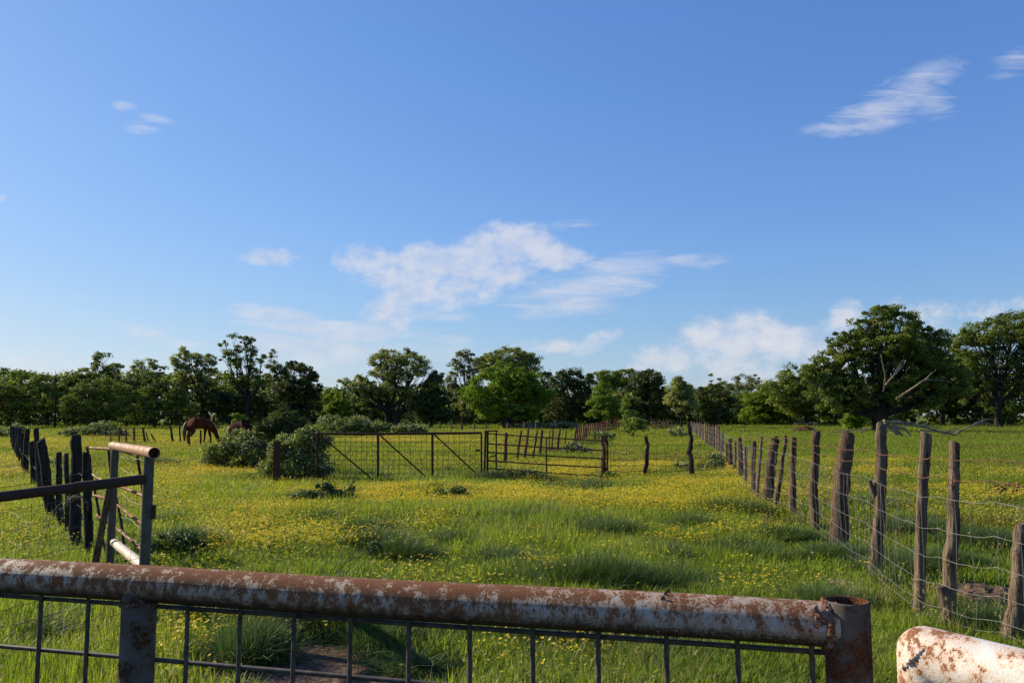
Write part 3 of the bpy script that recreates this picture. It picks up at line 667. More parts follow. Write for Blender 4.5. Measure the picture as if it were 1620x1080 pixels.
# weld bead where the rail meets the end pipe
mb = MB()
for k in range(46):
    a = k/46*2*math.pi; c = gat(sE-.0272+.004*abs(math.cos(a)), RZ+.0284*math.sin(a), .0284*math.cos(a)+0)
    mb.blob(c+rng.normal(0, .0008, 3), [.0042*rng.uniform(.7, 1.4)]*3, rng, 8, 5, .25)
for k in range(16):
    c = gat(sE-.037+rng.uniform(-.006, .012), RZ+.012+rng.uniform(-.012, .014), .0245+rng.uniform(-.002, .002)); mb.blob(c, [.0045*rng.uniform(.5, 1.3)]*3, rng, 8, 5, .3)
mb.build('weld_bead', M['weld'], ng_)
mb = MB()
for k in range(30):
    a = k/30*2*math.pi; mb.blob(gat(sS, RZ-.0262, 0)+np.array([.0275*math.cos(a), .0275*math.sin(a), rng.uniform(-.002, .001)-.002*abs(math.cos(a))]), [.0035]*3, rng, 7, 4, .25)
mb.build('weld_bead', M['weld'], ng_)
mb = MB(); k = 0
for s in np.arange(1.305, -1.25, -.0924):
    if abs(s-sS) < .03: continue
    mb.tube([gat(s, RZ-.025, -.006), gat(s+rng.uniform(-.002, .002), 1.0, -.006), gat(s+rng.uniform(-.003, .003), .12, -.006)], .0036, 10)
for z in (1.4445, 1.362, 1.262, 1.162, 1.04, .9, .75, .6, .45, .3, .14):
    mb.tube([gat(-1.25, z, -.0128), gat(0, z+.002, -.0128), gat(sE-.02, z-.001, -.0128)], .0036, 10)
mb.build('wire_panel', M['meshwire'], ng_)
# flake and drips of lifted paint on the rail
mb = MB()
for (px_, lift) in ((1048, 1),):
    sx = None
    for s in np.linspace(0, 1.3, 600):
        q = gat(s, RZ); 
        if pix(*q)[0] >= px_: sx = s; break
    for k in range(3):
        a = rad(55+18*k); c = gat(sx+.003*k, RZ+.0284*math.sin(a), .0284*math.cos(a)); mb.blob(c, [.0035, .0012, .0045*lift+.001], rng, 6, 4, .4)
mb.build('paint_flake', M['hood'], ng_)

# white painted gate swung towards the viewer on the right
K = at(1466, 1036, .90); dW = np.array([.53, -.85, 0])
wg = thing('white_pipe_gate', 'white painted pipe gate corner with rust spots at the lower right', 'gate', (K[0], K[1], 0))
mb = MB(); mb.tube([K+dW*s for s in (-.004, .05, .2, .5, 1.0, 1.35)], .0305, 48, False, .004, rng)
mb.blob(K+[0, 0, 0], [.0305, .0305, .0305], rng, 32, 20, .006); mb.build('top_rail', M['white'], wg, sharp=60)
mb = MB(); mb.tube([K+[0, 0, -.004], K-[0, 0, .03], K-[0, 0, .3], K-[0, 0, 1.4]], [.0300, .0303, .0303, .0303], 44, False, .004, rng); mb.build('upright', M['white'], wg, sharp=60)
mb = MB()
for k in range(40):
    a = k/40*2*math.pi; e1 = np.array([0, 0, 1.]); e2 = np.cross(dW/np.linalg.norm(dW), e1)
    dd = dW/np.linalg.norm(dW); c = K+e2*.0312*math.cos(a)+(dd*.7-e1*.7)*0+(dd+e1)*.70*.0312*math.sin(a)
    mb.blob(c+rng.normal(0, .0006, 3), [.0030*rng.uniform(.7, 1.3)]*3, rng, 8, 5, .15)
for k in range(0): mb.blob(K+np.array([rng.uniform(-.004, .02), rng.uniform(-.022, .0), .029+rng.uniform(-.004, .002)]), [.005*rng.uniform(.5, 1.2)]*3, rng, 8, 5, .3)
mb.build('weld_bead', M['white'], wg)

# ----- the cross fence in the middle distance -----
g1 = gnd(437, 769); 
mb = MB(); tp = at(437.5, 697, g1[1]); mb.box([g1[0], g1[1], -.2], .15, .10, tp[2]+.2, .1)
tag(mb.build('steel_gatepost', M['darkrust'], None, base=(g1[0], g1[1], 0), sharp=30), 'rusty square steel post standing in front of the dark bush', 'post')
# three-panel mesh gate
def YM(x_): return 20.6+1.3*(x_-500)/262
def mg_(x_, y_, o_=0): return at(x_, y_, YM(x_)+o_)
mgt = thing('mesh_gate', 'wide dark steel mesh gate of three panels with diagonal braces', 'gate', mg_(640, 764)*[1, 1, 0])
mb = MB(); mb.tube([mg_(500, 686), mg_(600, 686), mg_(762, 684.5)], .032, 8); mb.build('top_rail', M['darkrust'], mgt)
mb = MB(); mb.tube([mg_(500, 757), mg_(598, 762.5), mg_(684, 762), mg_(762, 753)], .03, 8); mb.build('bottom_rail', M['darkrust'], mgt)
for x_, yb, r_ in ((502, 757, .025), (598, 762, .034), (684, 762, .034), (761.5, 752, .026)):
    mb = MB(); mb.tube([mg_(x_, 685), mg_(x_, yb)], r_, 8); mb.build('upright', M['darkrust'], mgt)
for q in (((507, 689), (592, 760)), ((601, 688), (681, 761)), ((687, 687), (757, 752))):
    mb = MB(); mb.tube([mg_(*q[0], -.035), mg_(*q[1], -.035)], .022, 6); mb.build('diagonal_brace', M['darkrust'], mgt)
mb = MB()
for x_ in np.arange(503, 762, 8.6): mb.tube([mg_(x_, 686, .03), mg_(x_, 761 if x_ < 700 else 754, .03)], .0055, 3, False)
for y_ in np.arange(692, 762, 7.2): mb.tube([mg_(502, y_-.5, .035), mg_(762, y_-(y_-686)*.02, .035)], .0055, 3, False)
mb.build('wire_mesh', M['oldwire'], mgt, sharp=0)
mb = MB(); c = mg_(756, 712, -.05); mb.box(c-[0, 0, .03], .12, .04, .06); mb.build('latch', M['darkrust'], mgt)
# steel hinge posts between the two gates
sp_ = thing('steel_gatepost', 'pair of thin dark steel posts joined at top between the two field gates', 'post', at(767, 752, 22)*[1, 1, 0])
for x_, x2 in ((768, 766), (771.5, 771)): 
    mb = MB(); a = at(x_, 682, 22); b = at(x2, 752, 22); b[2] = -.2; mb.tube([a, b], .03, 8); mb.build('upright', M['darkrust'], sp_)
mb = MB(); mb.tube([at(766.5, 682, 22), at(788, 681, 22.1)], .022, 6); mb.build('cap_bar', M['darkrust'], sp_)
# long sagging tube gate
def YT(x_): return 22-.9*(x_-775)/187
def tg(x_, y_): return at(x_, y_, YT(x_))
tgt = thing('tube_gate', 'long sagging dark rusty tube gate with five rails in the cross fence', 'gate', tg(865, 752)*[1, 1, 0])
for (yl, yr) in ((685.5, 697.5), (701.5, 712.5), (715, 725.5), (728.5, 739.5), (740.5, 753)):
    mb = MB(); mb.tube([tg(772, yl), tg(865, (yl+yr)/2+.6), tg(961, yr)], .019, 7); mb.build('rail', M['darkrust'], tgt)
for x_, ya, yb, r_ in ((785, 682, 744, .022), (864.5, 691, 750, .02), (961, 697, 754, .026)):
    mb = MB(); mb.tube([tg(x_, ya), tg(x_, yb)], r_, 7); mb.build('upright', M['darkrust'], tgt)
mb = MB(); mb.tube([tg(957, 693), tg(961, 706)], [.05, .02], 5); mb.build('corner_plate', M['darkrust'], tgt)
mb = MB(); mb.tube([tg(774, 723), tg(785, 719.5)], .02, 6); mb.build('latch', M['darkrust'], tgt)
# netted gap between the gate and the right fence
ws = thing('wire_fence', 'short net wire fence on three crooked wooden posts right of the tube gate', 'fence', gnd(1025, 757))
G = []
for q, mt in (((950, 757, 951.5, 688, 9), 'post'), ((1024, 757, 1021.5, 690, 7), 'postdark'), ((1095, 753, 1089, 670, 8.5), 'postdark')):
    g, tp, r = pp(*q); g[1] = 21.3; tp = at(q[2], q[3], 21.3); g = np.array([at(q[0], q[1], 21.3)[0], 21.3, 0.]); post_mesh(g, tp, r, M[mt], ws, rng, 12, bends=1.1, taper=.8); G.append(g+np.array([0, -r-.01, 0]))
G.append(np.array([at(1150, 745, 22.5)[0], 22.5, 0]))
net(ws, G, [.12, .28, .42, .58, .75, .95], .2, M['oldwire'], .0055, rng, rv=.0045, sag=.02, jit=.01)

# leaning posts behind the tube gate running away to the red slats
lf = thing('slat_fence', 'leaning fence of rusty red slats and posts running away behind the tube gate', 'fence', gnd(830, 732))
LPq = [(799, 739, 801, 684, 6), (817, 732, 825, 681, 4.5), (829, 731.5, 836, 678, 5.5), (843, 727, 850, 680, 3.6), (854, 724, 858, 680, 4.2), (868, 719, 870, 680, 3), (872, 718.5, 875, 679, 3.6), (881, 718, 886, 679, 4), (893, 711, 896, 681, 3)]
for k in range(25):
    s = k/24.; LPq.append((909+69*s, 703-24*s+rng.uniform(-.5, .5), 912+67*s+rng.uniform(-.5, .5), 675-14*s+rng.uniform(-1, 1), 2.4-.5*s+(.8 if k % 6 == 0 else 0)))
fl_ = []
for i, q in enumerate(LPq):
    g, tp, r = pp(*q); g[2] = 0; post_mesh(g, tp, r, M['postred' if i < 9 else 'redslat'], lf, rng, 8, name='post' if i < 9 else 'slat', taper=.95); fl_.append(g)
mb = MB()
for h in (.25, .5, .8, 1.0): mb.tube([g+[0, -.05, h] for g in fl_[:9]], .009, 3, False)
for h in (.35, .75, 1.05): mb.tube([g+[0, -.05, h] for g in fl_[9:]], .02, 3, False)
mb.build('strand_wire', M['darkrust'], lf, sharp=0)

# far left: rusty corral panels and thin posts in front of the horses
cf = thing('corral_fence', 'low rusty corral fence of thin leaning posts left of the horses', 'fence', gnd(228, 706))
Q_ = [(175, 697, 175, 675, 2.5), (189, 699, 189, 676, 2.8), (199.5, 700, 199.5, 677, 3), (213, 703, 212, 677, 3), (229.5, 705, 226.5, 676, 3.6), (235.5, 706, 231, 683, 2.4), (248, 709, 238.5, 685, 2.6), (274, 712, 270, 675, 3.6), (285, 713, 284, 674, 3), (317, 712, 317.5, 680, 3.6), (299, 720, 298.5, 681, 3)]
cg = []
for q in Q_:
    g, tp, r = pp(*q); g = np.array([at(q[0], q[1], 47 if q[0] < 290 else 42)[0], 47 if q[0] < 290 else 42, 0.])
    if q[0] > 290: r = q[4]*.5*42/F
    else: r = q[4]*.5*47/F
    tp = at(q[2], q[3], g[1]); post_mesh(g, tp, r, M['postred' if q[0] < 240 else 'postdark'], cf, rng, 8); cg.append(g)
mb = MB()
for h in (.15, .35, .55, .75, .95): mb.tube([g+[0, -.06, h] for g in cg[:5]], .011, 3, False)
for x_ in np.arange(176, 226, 3.5):
    c = at(x_, 700, 47); mb.tube([[c[0], 46.9, .1], [c[0], 46.9, .95]], .009, 3, False)
for h in (.6, .95): mb.tube([g+[0, -.06, h] for g in cg[6:10]], .007, 3, False)
mb.build('strand_wire', M['darkrust'], cf, sharp=0)
# back boundary: thin grey posts
bf = thing('wire_fence', 'distant wire fence of thin grey posts along the foot of the trees', 'fence', gnd(714, 683))
bg_ = []
for q in [(640, 683), (660, 683), (679, 684), (696, 684), (714, 683.5), (731, 683), (750, 682), (769, 683), (803, 682), (829, 681), (848, 681), (880, 680), (905, 680), (345, 690), (500, 686), (455, 688)]:
    g = at(q[0], q[1], 84)*[1, 1, 0]; tp = at(q[0]+rng.uniform(-1, 1), 667+rng.uniform(-1.5, 1.5), 84); post_mesh(g, tp, .085 if q[0] != 731 else .12, M['postgrey'], bf, rng, 6); bg_.append(g)
bg_.sort(key=lambda g: g[0]); mb = MB()
for h in (.5, .85): mb.tube([g+[0, -.1, h] for g in bg_], .009, 3, False)
mb.build('strand_wire', M['oldwire'], bf, sharp=0)

# ---------- fallen limb, brush pile and feed rack in the right field ----------
fb = thing('fallen_limb', 'bare grey fallen tree limb lying in the grass beyond the right fence', 'fallen branch', at(1470, 690, 62)*[1, 1, 0])
def limb(mb, L_, r0, r1, Y0, wob=.08, n=7):
    P = smoothp(np.array([at(x_, y_, Y0) for x_, y_ in L_]), 12); P += np.cumsum(rng.normal(0, .02, P.shape), 0); mb.tube(P, np.linspace(r0, r1, 12), n, True, wob, rng)
Y0 = 62
mb = MB(); limb(mb, [(1398, 666), (1408, 669), (1432, 670), (1465, 677), (1490, 684), (1515, 688), (1521, 690)], .13, .045, Y0); mb.build('main_limb', M['deadwood'], fb)
mb = MB()
for L_, a, b in (([(1430, 671), (1470, 673), (1485, 677), (1495, 680)], .06, .03), ([(1455, 680), (1490, 683), (1516, 682)], .06, .04), ([(1512, 684), (1535, 673), (1556, 666), (1575, 669)], .075, .03), ([(1420, 670), (1440, 667), (1470, 671)], .035, .012), ([(1500, 685), (1485, 690), (1470, 691)], .035, .012), ([(1545, 670), (1562, 664), (1575, 668)], .05, .03), ([(1516, 682), (1520, 689)], .06, .04), ([(1540, 670), (1558, 664), (1566, 670)], .04, .02), ([(1495, 681), (1510, 676), (1520, 678)], .05, .02)): limb(mb, L_, a, b, Y0)
mb.build('branch', M['deadwood'], fb)
mb = MB()
for L_, a, b in (([(1400, 668), (1410, 680), (1418, 690)], .18, .10), ([(1404, 670), (1420, 680), (1434, 690)], .16, .09), ([(1410, 672), (1428, 678), (1440, 690)], .13, .08), ([(1416, 674), (1422, 684), (1428, 690)], .12, .08)): limb(mb, L_, a, b, Y0+.5)
mb.build('broken_stub', M['deadwood'], fb)
for i in range(14):
    pass
mb = MB()
for L_ in ([(1332, 682), (1350, 680), (1372, 679)], [(1300, 686), (1330, 683), (1345, 685)], [(1360, 684), (1380, 677)]): limb(mb, L_, .08, .03, 72)
tag(mb.build('dead_branches', M['deadwood'], None, base=at(1350, 684, 72)*[1, 1, 0]), 'thin broken branches lying under the large oak', 'branches')
mb = MB(); c = at(1273, 684, 80)*[1, 1, 0]
for k in range(420):
    a = rng.uniform(0, 6.28); rr = rng.uniform(0, 1)**.5; x_, y_ = c[0]+1.25*rr*math.cos(a), c[1]+.8*rr*math.sin(a); z_ = rng.uniform(0, .62)*(1-rr**2)+.03
    d = rng.normal(0, 1, 3)*[1, 1, .25]; d /= np.linalg.norm(d); mb.tube([[x_, y_, z_]-d*.28, [x_, y_, z_+.03], [x_, y_, z_]+d*.28], [.018, .022, .01], 4, False)
mb.blob(c+[0, 0, .1], [1.1, .7, .42], rng, 14, 8, .15)
tag(mb.build('brush_pile', plain('red_brown_brush', (.10, .045, .025), (.22, .10, .05), 3, .9), None, base=c), 'low red brown heap of old brush in the right field', 'brush pile')
rk = thing('feed_rack', 'pale low trestle rack standing in shade behind the brush pile', 'rack', at(1275, 676, 98)*[1, 1, 0])
for x_ in (1258, 1262, 1288, 1292):
    mb = MB(); a = at(x_, 668.5, 98); mb.tube([a, [a[0]+rng.uniform(-.1, .1), a[1]+(x_ % 4)*.3, 0]], .05, 6); mb.build('leg', M['deadwood'], rk)
mb = MB(); mb.tube([at(1256, 668.5, 98), at(1275, 669.5, 98.3), at(1294, 668, 98)], .05, 6); mb.build('crossbar', M['deadwood'], rk)
# wrecked reddish brush fence at the end of the lane
mb = MB()
for k in range(90):
    x_ = rng.uniform(1032, 1066); a = at(x_, 684, 88)*[1, 1, 0]; h = rng.uniform(.5, 1.25); mb.tube([a, a+np.array([rng.normal(0, .35), rng.normal(0, .2), h])], [.02, .012], 3, False)
for z_ in (.5, 1.0): mb.tube([at(1030, 684, 88)*[1, 1, 0]+[0, 0, z_], at(1068, 684, 88)*[1, 1, 0]+[0, 0, z_+.05]], .03, 4)
tag(mb.build('brush_hurdle', plain('pink_brown_brush', (.16, .09, .065), (.32, .19, .14), 2, .9), None, base=at(1049, 684, 88)*[1, 1, 0]), 'pinkish brown tangle of dry sticks closing the far end of the lane', 'brush fence')
# clods of bare soil
for (px_, py_, r_, lab) in ((1390, 1012, .05, 'small clod of dry tan soil right of the near gate'), (1326, 922, .09, 'pale clod of dry soil in grass near the right fence'), (1556, 945, .20, 'dark turned clods of soil beyond the right fence')):
    mb = MB(); c = onground(gnd(px_, py_))
    for k in range(26): mb.blob(c+np.array([rng.normal(0, r_*.55), rng.normal(0, r_*.55), r_*.05]), [r_*rng.uniform(.3, .6)]*2+[r_*rng.uniform(.15, .4)], rng, 9, 6, .3)
    tag(mb.build('soil_clods', plain('soil_%d' % px_, (.055, .036, .024) if r_ > .1 else (.28, .2, .13), (.11, .07, .045) if r_ > .1 else (.42, .31, .21), 25, .95), None, base=c), lab, 'soil')

# ---------- horses ----------
def horse(label, loc, rz, sc, coat, hairm, legsgn=1):
    root = thing('horse', label, 'horse', loc, 'horses grazing behind the bush')
    J = {'pel': (-.60, 0, 1.20, .27, .29), 'bk': (-.15, 0, 1.14, .30, .30), 'ch': (.30, 0, 1.13, .27, .30), 'wi': (.52, 0, 1.10, .20, .25), 'nb': (.72, 0, .98, .13, .19), 'nm': (.96, 0, .68, .09, .135), 'po': (1.13, 0, .44, .075, .10), 'ck': (1.20, 0, .30, .07, .10), 'nose': (1.27, 0, .15, .045, .06), 'mz': (1.30, 0, .07, .045, .045)}
    E = [('pel', 'bk'), ('bk', 'ch'), ('ch', 'wi'), ('wi', 'nb'), ('nb', 'nm'), ('nm', 'po'), ('po', 'ck'), ('ck', 'nose'), ('nose', 'mz')]
    for sy, k, st in ((1, 'a', .10*legsgn), (-1, 'b', -.10*legsgn)):
        J['hp'+k] = (-.64, .13*sy, .98, .17, .2); J['st'+k] = (-.50+st*.4, .17*sy, .76, .11, .13); J['hk'+k] = (-.76+st, .16*sy, .47, .05, .06); J['hf'+k] = (-.70+st*1.3, .16*sy, .14, .035, .04); J['hh'+k] = (-.65+st*1.3, .16*sy, .035, .05, .055)
        J['sh'+k] = (.48, .13*sy, .90, .10, .13); J['el'+k] = (.44, .15*sy, .74, .075, .09); J['kn'+k] = (.48-st*.6, .14*sy, .42, .046, .05); J['ff'+k] = (.47-st, .14*sy, .13, .033, .036); J['fh'+k] = (.52-st, .14*sy, .035, .048, .05)
        J['er'+k] = (1.06, .055*sy, .53, .022, .03); J['et'+k] = (1.05, .085*sy, .62, .008, .012)
        E += [('pel', 'hp'+k), ('hp'+k, 'st'+k), ('st'+k, 'hk'+k), ('hk'+k, 'hf'+k), ('hf'+k, 'hh'+k), ('ch', 'sh'+k), ('sh'+k, 'el'+k), ('el'+k, 'kn'+k), ('kn'+k, 'ff'+k), ('ff'+k, 'fh'+k), ('po', 'er'+k), ('er'+k, 'et'+k)]
    ks = list(J); me = bpy.data.meshes.new('horse_body'); me.from_pydata([tuple(c*sc for c in J[k][:3]) for k in ks], [(ks.index(a), ks.index(b)) for a, b in E], [])
    ob = bpy.data.objects.new('body', me); C.objects.link(ob); ob.parent = root; root.rotation_euler = (0, 0, rz)
    sk = ob.modifiers.new('skin', 'SKIN'); sk.use_smooth_shade = True
    for i, k in enumerate(ks):
        d = me.skin_vertices[0].data[i]; d.radius = (J[k][3]*sc, J[k][4]*sc); d.use_root = (k == 'bk')
    ss = ob.modifiers.new('sub', 'SUBSURF'); ss.levels = 2; ss.render_levels = 2
    me.materials.append(coat)
    def strip(name, pts, rr):
        mb = MB(); P = np.array(pts)*sc; mb.tube(smoothp(P, 12), np.interp(np.linspace(0, 1, 12), np.linspace(0, 1, len(rr)), rr)*sc, 8, True, .12, rng)
        V = np.concatenate(mb.v); m2 = bpy.data.meshes.new(name); m2.from_pydata(V.tolist(), [], mb.f); m2.materials.append(hairm); m2.polygons.foreach_set('use_smooth', [True]*len(m2.polygons))
        o2 = bpy.data.objects.new(name, m2); C.objects.link(o2); o2.parent = root
    strip('tail', [(-.84, 0, 1.26), (-.95, 0, 1.05), (-.98, 0, .7), (-.96, 0, .3)], [.04, .08, .10, .03])
    strip('mane', [(.50, 0, 1.33), (.72, 0, 1.16), (1.0, 0, .84), (1.12, 0, .58)], [.02, .06, .06, .03])
def coatm(n, a, b): return plain(n, a, b, 2.5, .85, 0, .04)
hb = plain('black_horse_hair', (.012, .008, .006), (.03, .018, .012), 6, .6)
h1 = at(316, 706, 44.5)*[1, 1, 0]; horse('chestnut horse grazing with its tail toward the rusty corral posts', h1, rad(64), 1.12, coatm('chestnut_coat', (.055, .015, .008), (.10, .028, .012)), plain('brown_horse_hair', (.05, .018, .012), (.10, .04, .025), 6, .6))
h2 = at(379, 706, 43)*[1, 1, 0]; horse('dark brown horse grazing half hidden behind the flowering bush', h2, rad(150), 1.0, coatm('dark_bay_coat', (.022, .008, .006), (.045, .014, .009)), hb, -1)
# ---------- trees and shrubs ----------
LF = {
 'oak': foliage('oak_leaf', (.048, .078, .013), (.215, .250, .052), .30, .55, .12),
 'pale': foliage('pale_oak_leaf', (.095, .115, .030), (.350, .360, .125), .32, .55, .12),
 'bright': foliage('spring_leaf', (.065, .115, .012), (.215, .290, .034), .38, .55, .1),
 'dark': foliage('dark_leaf', (.024, .038, .010), (.105, .125, .032), .2, .55, .1),
 'cedar': foliage('cedar_leaf', (.038, .056, .016), (.115, .135, .038), .2, .65, .05),
 'grey': foliage('grey_green_leaf', (.085, .100, .045), (.230, .245, .105), .32, .6, .08),
 'bush': foliage('shrub_leaf', (.048, .075, .015), (.200, .235, .055), .28, .6, .06),
 'weed': foliage('weed_leaf', (.022, .045, .014), (.095, .145, .045), .25, .5, .15),
 'bloom': foliage('cream_blossom', (.50, .46, .34), (.78, .74, .58), .25, .7, .05),
}
def cluster_pts(lobes, rng, rc, dens, Y, base, depth=.8, flat=.7):
    """lobes: (px,py,rx,ry) -> cluster centres in 3D"""
    out = []; sc = Y/F
    for L_ in lobes:
        px, py, rx = L_[:3]; ry = L_[3] if len(L_) > 3 else rx*.85
        c = at(px, py, Y); rx, ry = rx*sc, ry*sc; rd = max(rx, ry)*depth if len(lobes) < 3 else rx*.9
        c = c+np.array([0, rng.normal(0, rd*.35), 0]) if len(lobes) > 2 else c
        n = max(4, int(dens*(rx*ry+rx*rd+ry*rd)/(rc*rc)*1.55))
        d = rng.normal(0, 1, (n, 3)); d /= np.linalg.norm(d, axis=1)[:, None]
        r_ = rng.uniform(.25, 1, n)[:, None]**.45
        pts = c+d*r_*np.array([rx, rd, ry])*(1+rng.uniform(-.12, .12, (n, 1)))
        out.append((c, pts))
    return out
def leaves_from(centers, rc, nleaf, size, rng, outc=None, flat=.62, droop=0):
    n = len(centers); k = nleaf
    rr = rc*rng.uniform(.4, 1.6, n); tone = np.clip(rng.normal(.5, .22, n), 0, 1)
    P = np.repeat(centers, k, 0); R_ = np.repeat(rr, k)[:, None]; T_ = np.repeat(tone, k)
    d = rng.normal(0, 1, (n*k, 3)); d[:, 2] = d[:, 2]*.9+.35; d /= np.linalg.norm(d, axis=1)[:, None]
    q = rng.uniform(0, 1, (n*k, 1))**.35
    off = d*R_*q*np.array([1, 1, flat]); lo = rng.uniform(0, 1, n*k) < .08
    off[lo] = rng.normal(0, .38, (int(lo.sum()), 3))*R_[lo]*np.array([1.1, 1.1, .85]); Nn = d+np.array([0, 0, .35])
    return leaf_quads(P+off, Nn, size, rng), np.clip(T_+rng.normal(0, .12, n*k), 0, 1)
def tree(name, label, bx, Y, lobes, leaf='oak', rc=.85, dens=1.0, nleaf=80, size=.30, trunk=.35, fork=.35, bark='bark', seed=0, cat='tree', limbs=True, flowers=0, flat=.62, group=None, lean=0, multi=1, baselift=0, twigs=.6, extra=None):
    group = group or {'oak_tree': 'oaks along the far side of the pasture', 'bushy_tree': 'bushy trees under the oaks', 'flowering_bush': 'flowering bushes and brambles in the pasture', 'flowering_hedge': 'blossoming hedges at the back of the pasture', 'leafy_weeds': 'leafy weed clumps in the meadow', 'round_tree': 'round dark trees'}.get(name)
    rng = RS(1000+seed); base = at(bx, 656, Y)*[1, 1, 0]
    root = thing(name, label, cat, base, group)
    if cat == 'tree': rc = rc*.80
    sets = cluster_pts(lobes, rng, rc, dens*(1.0 if cat == 'tree' else 1), Y, base)
    if cat == 'tree':
        ns = []
        for c_, p_ in sets:    # gaps where no bough grows
            g_ = vnoise(p_[:, 0]*.9+p_[:, 1]*.5, p_[:, 2]*1.1, rc*2.6, seed+5)
            kp = g_ > (.31 if dens < .9 else .16); ns.append((c_, p_[kp] if kp.sum() > 3 else p_))
        sets = ns
    allc = np.concatenate([s[1] for s in sets]); allc[:, 2] = np.maximum(allc[:, 2], rc*.35)
    nleaf, size = (int(nleaf*1.15), size*.76) if cat == 'tree' else (nleaf, size)
    Q, tn = leaves_from(allc, rc, nleaf, size, rng, flat=flat)
    mats = [LF[leaf]]; mi = None
    if flowers:
        m_ = (rng.uniform(0, 1, len(Q)) < flowers*(1.9*vnoise(Q[:, 0, 0]+Q[:, 0, 2], Q[:, 0, 1]-Q[:, 0, 2], 1.0, seed)+.3)); c = Q.mean(1, keepdims=True); Q[m_] = c[m_]+(Q[m_]-c[m_])*.9+(c[m_]-base)*[.0, .0, .015]
        mats.append(LF['bloom']); mi = m_.astype(int)
    me = quads_mesh(name+'_crown', Q, tn, mats, mi)
    me.vertices.foreach_set('co', (Q-base).reshape(-1).astype(np.float32))
    o = bpy.data.objects.new('crown' if cat == 'tree' else 'foliage', me); C.objects.link(o); o.parent = root
    zt = max(s[0][2] for s in sets)+0; fz = zt*fork
    if limbs:
        mb = MB(); mt = MB()
        ctr = allc.mean(0); forks = []
        for k in range(multi):
            a = k*2.4+seed; sp = (0 if multi == 1 else .5)
            f = base+np.array([sp*math.cos(a)*1.4+lean*fz, sp*math.sin(a), fz]); b0 = base+np.array([sp*.4*math.cos(a), sp*.4*math.sin(a), -.3])
            P = smoothp(np.array([b0, b0*.5+f*.5+[rng.uniform(-.12, .12)*fz*.5, 0, -.05*fz], f]), 9)
            mt.tube(P, np.concatenate([[trunk*1.45, trunk*1.12], np.linspace(trunk, trunk*.72, 7)]), 9, True, .06, rng, (.06, 1, .05, 2)); forks.append(f)
        for (c, pts) in sets:
            f = forks[rng.randint(len(forks))]; mid = f*.5+c*.5+np.array([0, 0, -.10*abs(c[2]-f[2])])+rng.normal(0, .25, 3)
            P = smoothp(np.array([f-[0, 0, .2*trunk], f*.75+mid*.25+[0, 0, .2], mid, c*.6+mid*.4, c]), 10); P[2:-1] += rng.normal(0, .07, (7, 3))
            mb.tube(P, np.linspace(trunk*.46, trunk*.08, 10), 6, False, .05, rng)
            for p in pts[rng.uniform(0, 1, len(pts)) < twigs]:
                s = P[rng.randint(4, 10)]; mm = (s+p)/2+rng.normal(0, .15, 3)-[0, 0, .1]
                mb.tube([s, mm, p], [trunk*.13, trunk*.09, trunk*.03], 4, False)
        mt.build('trunk', M[bark], root)
        lb = mb.build('limb', M[bark], root)
    return root
def rnd_lobes(cx, top, hw, bot, rng, n=6, r=.42):
    """uneven crown filling an outline"""
    h = bot-top; cy = top+h*.45; L_ = [(cx, cy, hw*.62, h*.36)]
    for k in range(n):
        a = k/n*2*math.pi+rng.uniform(-.3, .3); L_.append((cx+math.cos(a)*hw*.62, cy-math.sin(a)*h*.30, hw*r*rng.uniform(.75, 1.15), h*r*.55*rng.uniform(.8, 1.2)))
    return L_
r_ = RS(77)
T = tree
# large oak on the right
L1 = [(1395, 498, 24, 16), (1370, 515, 28, 20), (1425, 510, 34, 22), (1455, 527, 26, 18), (1488, 535, 16, 14), (1400, 545, 60, 26), (1335, 545, 26, 18), (1318, 572, 30, 20), (1355, 580, 46, 30), (1430, 575, 50, 34), (1470, 580, 36, 36), (1310, 610, 32, 28), (1350, 622, 40, 26), (1400, 612, 36, 28), (1460, 625, 40, 26), (1500, 600, 30, 34), (1290, 585, 20, 16), (1325, 640, 30, 12)]
big = T('oak_tree', 'tallest oak on the right with bare pale limbs showing in its crown', 1385, 80, L1, 'oak', .62, .95, 85, .23, .55, .10, 'bark', 1, twigs=.35)
for L_, a, b in (([(1398, 618), (1400, 600), (1398, 578), (1394, 560)], .13, .05), ([(1378, 622), (1372, 606), (1368, 594)], .16, .07), ([(1402, 608), (1415, 594), (1430, 580), (1437, 566)], .15, .06), ([(1412, 600), (1420, 582), (1430, 570)], .10, .04), ([(1418, 630), (1445, 612), (1465, 596), (1480, 582)], .17, .05), ([(1420, 628), (1435, 630), (1446, 633)], .10, .03), ([(1465, 601), (1485, 602), (1502, 606)], .09, .03), ([(1300, 610), (1275, 603), (1265, 606)], .08, .03), ([(1312, 632), (1300, 628), (1290, 630)], .08, .03)):
    mb = MB(); P = smoothp(np.array([at(x_, y_, 80-(6.0 if x_ < 1384 or x_ > 1410 else 5.0)*min(1, (660-y_)/55)) for x_, y_ in L_]), 14); P += np.cumsum(r_.normal(0, .03, P.shape), 0)
    mb.tube(P, np.linspace(a, b, 14)*.72, 7, True, .06, r_); mb.build('bare_limb', M['barkpale'], big)
T('oak_tree', 'broad rounded oak filling the right edge of the picture', 1580, 100, [(1570, 530, 58, 32), (1540, 548, 36, 26), (1605, 515, 46, 22), (1650, 530, 50, 40), (1530, 580, 34, 26), (1580, 580, 50, 34), (1630, 590, 50, 40), (1540, 615, 40, 24), (1600, 630, 46, 24)], 'bush', .8, .8, 85, .26, .5, .2, seed=2)
T('oak_tree', 'dark oak wedged between the tallest oak and the right edge oak', 1490, 112, [(1480, 560, 40, 30), (1500, 590, 40, 34), (1475, 620, 44, 30), (1520, 625, 40, 26)], 'dark', .9, 1, 80, .3, .4, .2, seed=3)
